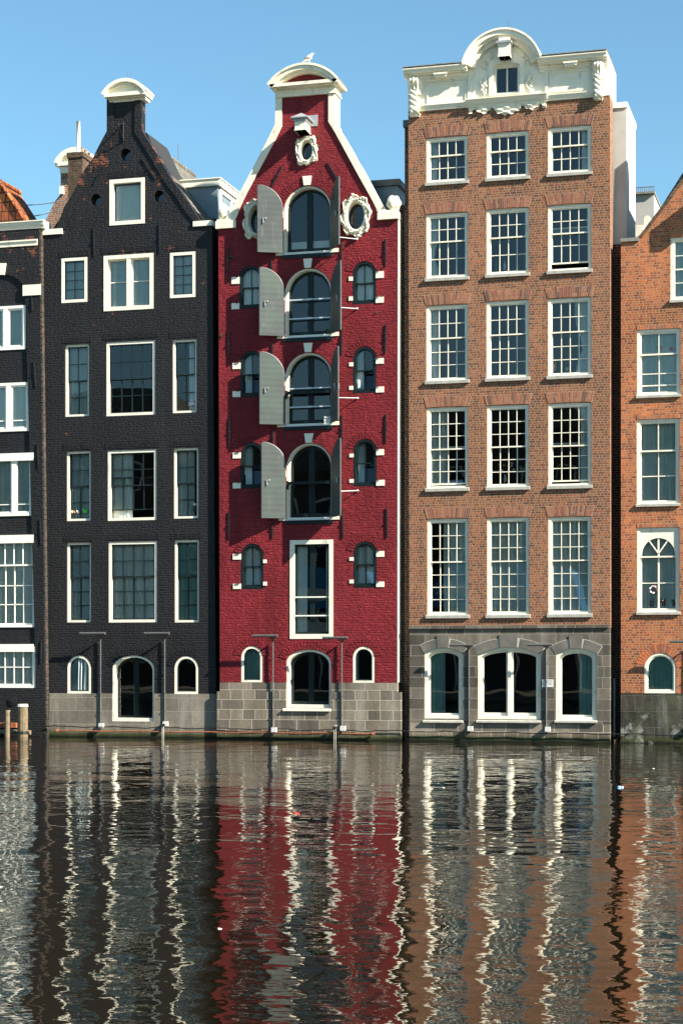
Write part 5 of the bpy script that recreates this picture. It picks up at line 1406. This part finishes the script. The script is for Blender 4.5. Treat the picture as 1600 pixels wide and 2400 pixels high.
c_ = Q('j', 655, 524, yD + .2); lathe((c_[0], yD + .2, c_[1]), bp, 'bottle_green', 'bottle', 'green bottle on the sill of a second row window in the brown house', 'bottle')
c_ = Q('j', 709, 522, yD + .2); lathe((c_[0], yD + .2, c_[1]), bp, 'toy_white', 'bottle', 'pale bottle on the sill beside the green bottle', 'bottle')
c_ = Q('j', 1027, 1160, yD + .2); lathe((c_[0], yD + .2, c_[1]), bp, 'yellow', 'bottle', 'orange bottle at the left of the third row right window sill', 'bottle')
c_ = Q('j', 1103, 1160, yD + .2); lathe((c_[0], yD + .2, c_[1]), [(0, .03), (.07, .045), (.09, .04)], 'toy_white', 'cup', 'white cup on the sill near the orange bottle', 'cup')
c_ = Q('k', 712, 566, yD + .2); t = thing('flower_vase', 'vase of white flowers standing in the fourth row middle window of the brown house', 'vase', (c_[0], yD + .2, c_[1]))
m = MB(); m.tube([(c_[0], yD + .2, c_[1] + z) for z in (0, .06, .14, .18)], [.03, .045, .03, .025], 12); m.build('vase', M['toy_white'], t)
m = MB(); rr_ = random.Random(5)
for k in range(16):
    a = rr_.uniform(0, 6.28); l = rr_.uniform(.12, .3); p = Vector((c_[0] + math.cos(a) * l * .8, yD + .2 + math.sin(a) * .05, c_[1] + .2 + rr_.uniform(.05, .28))); m.tube([(c_[0], yD + .2, c_[1] + .16), p], .004, 4, 1); m.blob(p, (.028, .02, .028), 5, 0 if k % 3 else 2, lump=.3)
m.build('flowers', [M['toy_white'], M['leaf'], M['yellow']], t)
c_ = QR('k', 345, 430, 535, 588, yD + .2); m = MB()
for k in range(5): m.blob(((c_[0] * (4 - k) + c_[1] * k) / 4, yD + .22, c_[2] + .05), (.09, .05, .09 - .01 * (k % 2)), 8, lump=.15)
tag(m.build('folded_cloth', M['blue_cloth'], smooth=True), 'pale blue and white cloth in the fourth row left window of the brown house', 'cloth')
for (x, mt, lb, r_) in ((468, 'toy_white', 'white soft toy in the third row left window of the black house', .045), (488, 'toy_orange', 'orange toy beside the white soft toy', .032), (512, 'toy_white', 'round white toy beside the orange toy', .038), (560, 'toy_green', 'bright green toy in the third row left window of the black house', .06)):
    c_ = Q('c', x, 568, yB + .17); m = MB(); m.blob((c_[0], yB + .17, c_[1] + r_ * .8), (r_ * 1.25, r_ * .8, r_), 8, lump=.12, freq=3); m.blob((c_[0] - r_ * .8, yB + .16, c_[1] + r_ * 1.7), (r_ * .6, r_ * .5, r_ * .55), 6); tag(m.build('soft_toy', M[mt], smooth=True), lb, 'toy')
c_ = Q('c', 1277, 562, yB + .17); m = MB(); m.blob((c_[0], yB + .17, c_[1] + .09), (.055, .05, .10), 8, 1); m.blob((c_[0], yB + .17, c_[1] + .21), (.045, .04, .035), 8, 0); tag(m.build('dark_lamp', [M['toy_white'], M['iron']]), 'small dark lamp with white top in a third row window of the black house', 'lamp')
c_ = Q('b', 1262, 1120, yB + .17); m = MB()
for k in range(4): m.box(c_[0] - .09 + .01 * k, c_[0] + .08, yB + .13, yB + .24, c_[1] + .04 * k, c_[1] + .04 * k + .034, k % 3)
tag(m.build('book_stack', [M['blue_cloth'], M['toy_white'], M['skin_box']]), 'small stack of books in the second row right window of the black house', 'books')
c_ = Q('n', 432, 1268, yE + .16); m = MB(); rr_ = random.Random(3)
for k in range(34):
    a = 2 * PI * k / 34; m.blob((c_[0] + .085 * math.cos(a), yE + .15 + rr_.uniform(-.01, .01), c_[1] + .085 * math.sin(a)), (.028, .02, .028), 5, k % 2, lump=.3)
tag(m.build('flower_wreath', [M['pink'], M['toy_white']]), 'pink flower wreath hanging in the arched-head window of the orange house', 'wreath')
for x, lb in ((420, 'small dark flower pot left on the sill below the pink wreath'), (500, 'flower pot with green leaves and pink bloom beside the centre bar'), (570, 'flower pot with yellow-green leaves at the right of the wreath window')):
    c_ = Q('n', x, 1378, yE + .17); t = thing('flower_pot', lb, 'plant pot', (c_[0], yE + .17, c_[1]))
    m = MB(); m.tube([(c_[0], yE + .17, c_[1]), (c_[0], yE + .17, c_[1] + .08)], [.035, .048], 10); m.build('pot', M['iron'], t)
    m = MB(); rr_ = random.Random(x)
    for k in range(24 if x > 430 else 8):
        a = rr_.uniform(0, 6.28); d = Vector((math.cos(a) * .08, math.sin(a) * .05, rr_.uniform(.03, .13))); p0 = Vector((c_[0], yE + .17, c_[1] + .07)); w_ = Vector((.012, 0, .01)); m.add([p0, p0 + d * .6 - w_, p0 + d, p0 + d * .6 + w_], [(0, 1, 2, 3)])
    if x == 500: m.blob((c_[0] - .02, yE + .15, c_[1] + .13), (.03, .02, .025), 6, 1)
    m.build('leaves', [M['leaf'], M['pink']], t)
for (x, yv, mt, w_, lb) in ((566, 1503, 'skin_box', .055, 'round tan plate standing on the middle rail of the upper window in the orange house'), (612, 1518, 'toy_white', .055, 'small white box between the tan plate and the coloured toy'), (665, 1512, 'red_plastic', .04, 'red and yellow toy on the middle rail of the upper orange house window')):
    c_ = Q('m', x, yv, yE + .16); m = MB()
    if x == 566: m.tube([(c_[0], yE + .16, c_[1]), (c_[0], yE + .175, c_[1])], .075, 20)
    elif x == 612: m.box(c_[0] - .06, c_[0] + .06, yE + .15, yE + .19, c_[1] - .04, c_[1] + .04); m.box(c_[0] - .063, c_[0] + .063, yE + .148, yE + .192, c_[1] + .018, c_[1] + .028)
    else: m.blob((c_[0], yE + .16, c_[1]), (.04, .03, .045), 8, 0); m.blob((c_[0] + .01, yE + .16, c_[1] + .055), (.028, .025, .028), 8, 1)
    tag(m.build('plate' if x == 566 else ('small_box' if x == 612 else 'toy_figure'), [M[mt], M['yellow']]), lb, 'plate' if x == 566 else ('box' if x == 612 else 'toy'))
r = QR('f', 915, 960, 1358, 1420, yC + .1); m = MB(); m.box(r[0], r[1], yC + .06, yC + .13, r[2], r[3]); m.box(r[0] + .02, r[1] - .02, yC + .05, yC + .06, r[3] - .05, r[3] - .02); tag(m.build('white_box', M['white_plastic']), 'small white box at the right foot of the third loft door', 'box')

# litter on the water
def wat(u, v):
    a = (u - 800) / F; t = F * EYE / (v - HOR); return (CX + t * (a * CP - SP), t * (a * SP + CP) - DIST)
for (u, v, mt, lb, sz) in ((692, 1908, 'red_plastic', 'red plastic bottle floating in front of the red house', .05), (1451, 1846, 'pale_blue', 'pale blue crumpled bag floating in front of the dark gap', .06),
                           (1038, 1847, 'toy_white', 'small white scrap floating below the brown house, left of the blue bag', .025), (1530, 1802, 'toy_white', 'small white scrap floating nearest the orange house', .025),
                           (513, 2178, 'toy_white', 'thin white feather floating on the black house reflection', .02)):
    x, y = wat(u, v); m = MB(); sz *= .5; m.blob((x, y, .0), (sz * 1.2, sz, sz * .7), 8, lump=.2, freq=4); m.blob((x + sz * 1.5, y, .0), (sz * .8, sz * .6, sz * .6), 6, lump=.2)
    tag(m.build('floating_litter', M[mt], smooth=True), lb, 'litter', 'litter floating on the canal')

# =================================================================== water, quay, sky, light, camera
m = MB(); m.add([(-260, -46.0, 0), (260, -46.0, 0), (260, 400, 0), (-260, 400, 0)], [(0, 1, 2, 3)]); w = m.build('canal_water', M['water']); w['kind'] = 'structure'
m = MB(); m.box(-120, 120, -90, -46.0, -1.5, .55); q_ = m.build('quay', M['stone_warm']); q_['kind'] = 'structure'
# the other side of the canal, behind the viewpoint: it is what the panes mirror
M['far_brick'] = brick_mat('far_dark_brick', [(.06, .04, .03), (.09, .055, .04), (.045, .03, .025)], (.12, .1, .08), grime=.4)
M['canopy'] = plain('blue_canopy', (.04, .25, .58), .6, var=.1)
xo = -62.0
for k, (wd_, ht, lb) in enumerate(((15, 17, 'dark brick street building far behind the viewpoint, at the left end of its row'), (12, 20, 'tallest dark brick street building behind the viewpoint'), (17, 16, 'broad low dark brick street building behind the viewpoint'), (13, 18.5, 'dark brick street building behind the viewpoint, right of the broad low one'), (18, 17.5, 'broad dark brick street building behind the viewpoint, straight across from the brown house'), (16, 19, 'dark brick street building behind the viewpoint, at the right end of its row'))):
    t = thing('street_building', lb, 'building', (xo + wd_ / 2, -82, .55), 'street buildings across the canal')
    m = MB(); m.box(xo, xo + wd_, -94, -82, .55, ht); m.build('wall', M['far_brick'], t)
    m = MB(); m.prism([(xo - .2, ht), (xo + wd_ + .2, ht), (xo + wd_ - 2, ht + 2.6), (xo + 2, ht + 2.6)], -93, -81.7); m.build('roof', M['grey_tile'], t)
    nx_ = int(wd_ / 2.4)
    for i in range(nx_):
        for j in range(4):
            x = xo + wd_ * (i + .5) / nx_; z = 2.2 + j * (ht - 3) / 4
            m = MB(); m.ring(outline(x - .6, x + .6, z, z + 2.1), outline(x - .6, x + .6, z, z + 2.1, 0, .12), -81.99, -81.9); w_ = m.build('window', M['paint'], t)
            m = MB(); m.box(x - .5, x + .5, -82.0, -81.95, z + .1, z + 2.0); m.build('pane', M['room'], w_)
    xo += wd_
for k, (x0, x1, lb) in enumerate(((-22, -13, 'unseen blue and white stand-in for boats and awnings, mirrored in the tall red house window'), (-10.5, -1.5, 'unseen blue and white stand-in for boats and awnings, nearest the viewpoint'))):
    t = thing('reflection_stand_in', lb, 'stand-in', ((x0 + x1) / 2, -56, .55), 'unseen stand-ins for mirrored boats and awnings')  # added unseen shapes that give the panes blue and white reflections
    m = MB(); m.box(x0 + .4, x1 - .4, -59, -56, .55, 3.0); m.build('cabin', M['iron'], t)
    m = MB(); m.box(x0, x1, -59.2, -55.5, 3.6, 4.5); m.build('white_band', M['paint_bright'], t)
    m = MB(); m.prism([(x0, 5.4), (x1, 5.0), (x1 - .8, 7.4), (x0 + 1.6, 7.9)], -59.5, -55.4); m.build('canopy', M['canopy'], t)
    m = MB(); m.prism([(x0 + .8, 5.9), (x1 - .4, 5.6), (x1 - .5, 6.2), (x0 + 1.2, 6.6)], -55.39, -55.3); m.build('banner_stripe', M['paint_bright'], t)
    for i in range(6):
        x = x0 + .1 + (x1 - x0 - .2) * i / 5; m = MB(); m.tube([(x, -55.6, .55), (x, -55.6, 5.2)], .06, 8); m.build('canopy_post', M['paint_bright'], t)
# ground under the houses
m = MB(); m.box(-120, 120, 2.4, 120, -1, .5); g_ = m.build('ground', M['slab']); g_['kind'] = 'structure'

sc = bpy.context.scene
to_sun = Vector((1.40, -.46, 1.0)).normalized()
sun = bpy.data.lights.new('sun', 'SUN'); sun.energy = 5.0; sun.angle = math.radians(.5); sun.color = (1.0, .93, .80)
so = bpy.data.objects.new('sun', sun); C.objects.link(so); so.rotation_euler = to_sun.to_track_quat('Z', 'Y').to_euler(); so.location = (20, -20, 30)
wd = bpy.data.worlds.new('World'); sc.world = wd; wd.use_nodes = True
nt = wd.node_tree; bg = nt.nodes['Background']; sky = nt.nodes.new('ShaderNodeTexSky'); sky.sky_type = 'NISHITA'; sky.sun_disc = False
sky.sun_elevation = math.asin(to_sun.z); sky.sun_rotation = math.atan2(to_sun.x, to_sun.y); sky.air_density = 1.0; sky.dust_density = 0.0; sky.ozone_density = 6.0
tint = nt.nodes.new('ShaderNodeMix'); tint.data_type = 'RGBA'; tint.blend_type = 'MULTIPLY'; tint.inputs[0].default_value = 1; tint.inputs[7].default_value = (.98, 1.10, .90, 1)
nt.links.new(sky.outputs[0], tint.inputs[6]); nt.links.new(tint.outputs[2], bg.inputs[0]); bg.inputs[1].default_value = .075
cam = bpy.data.cameras.new('camera'); co = bpy.data.objects.new('camera', cam); C.objects.link(co)
cam.sensor_fit = 'HORIZONTAL'; cam.sensor_width = 36; cam.lens = F / 1600 * 36; cam.shift_y = (HOR - 1200) / 1600
co.location = (CX, -DIST, EYE); co.rotation_euler = (math.radians(90), 0, PSI); cam.clip_end = 2000
sc.camera = co
sc.view_settings.view_transform = 'Standard'; sc.view_settings.look = 'None'; sc.view_settings.gamma = 1; sc.view_settings.exposure = 1.5
sc.render.engine = 'CYCLES'; sc.cycles.max_bounces = 8; sc.cycles.transparent_max_bounces = 16; sc.cycles.use_denoising = True
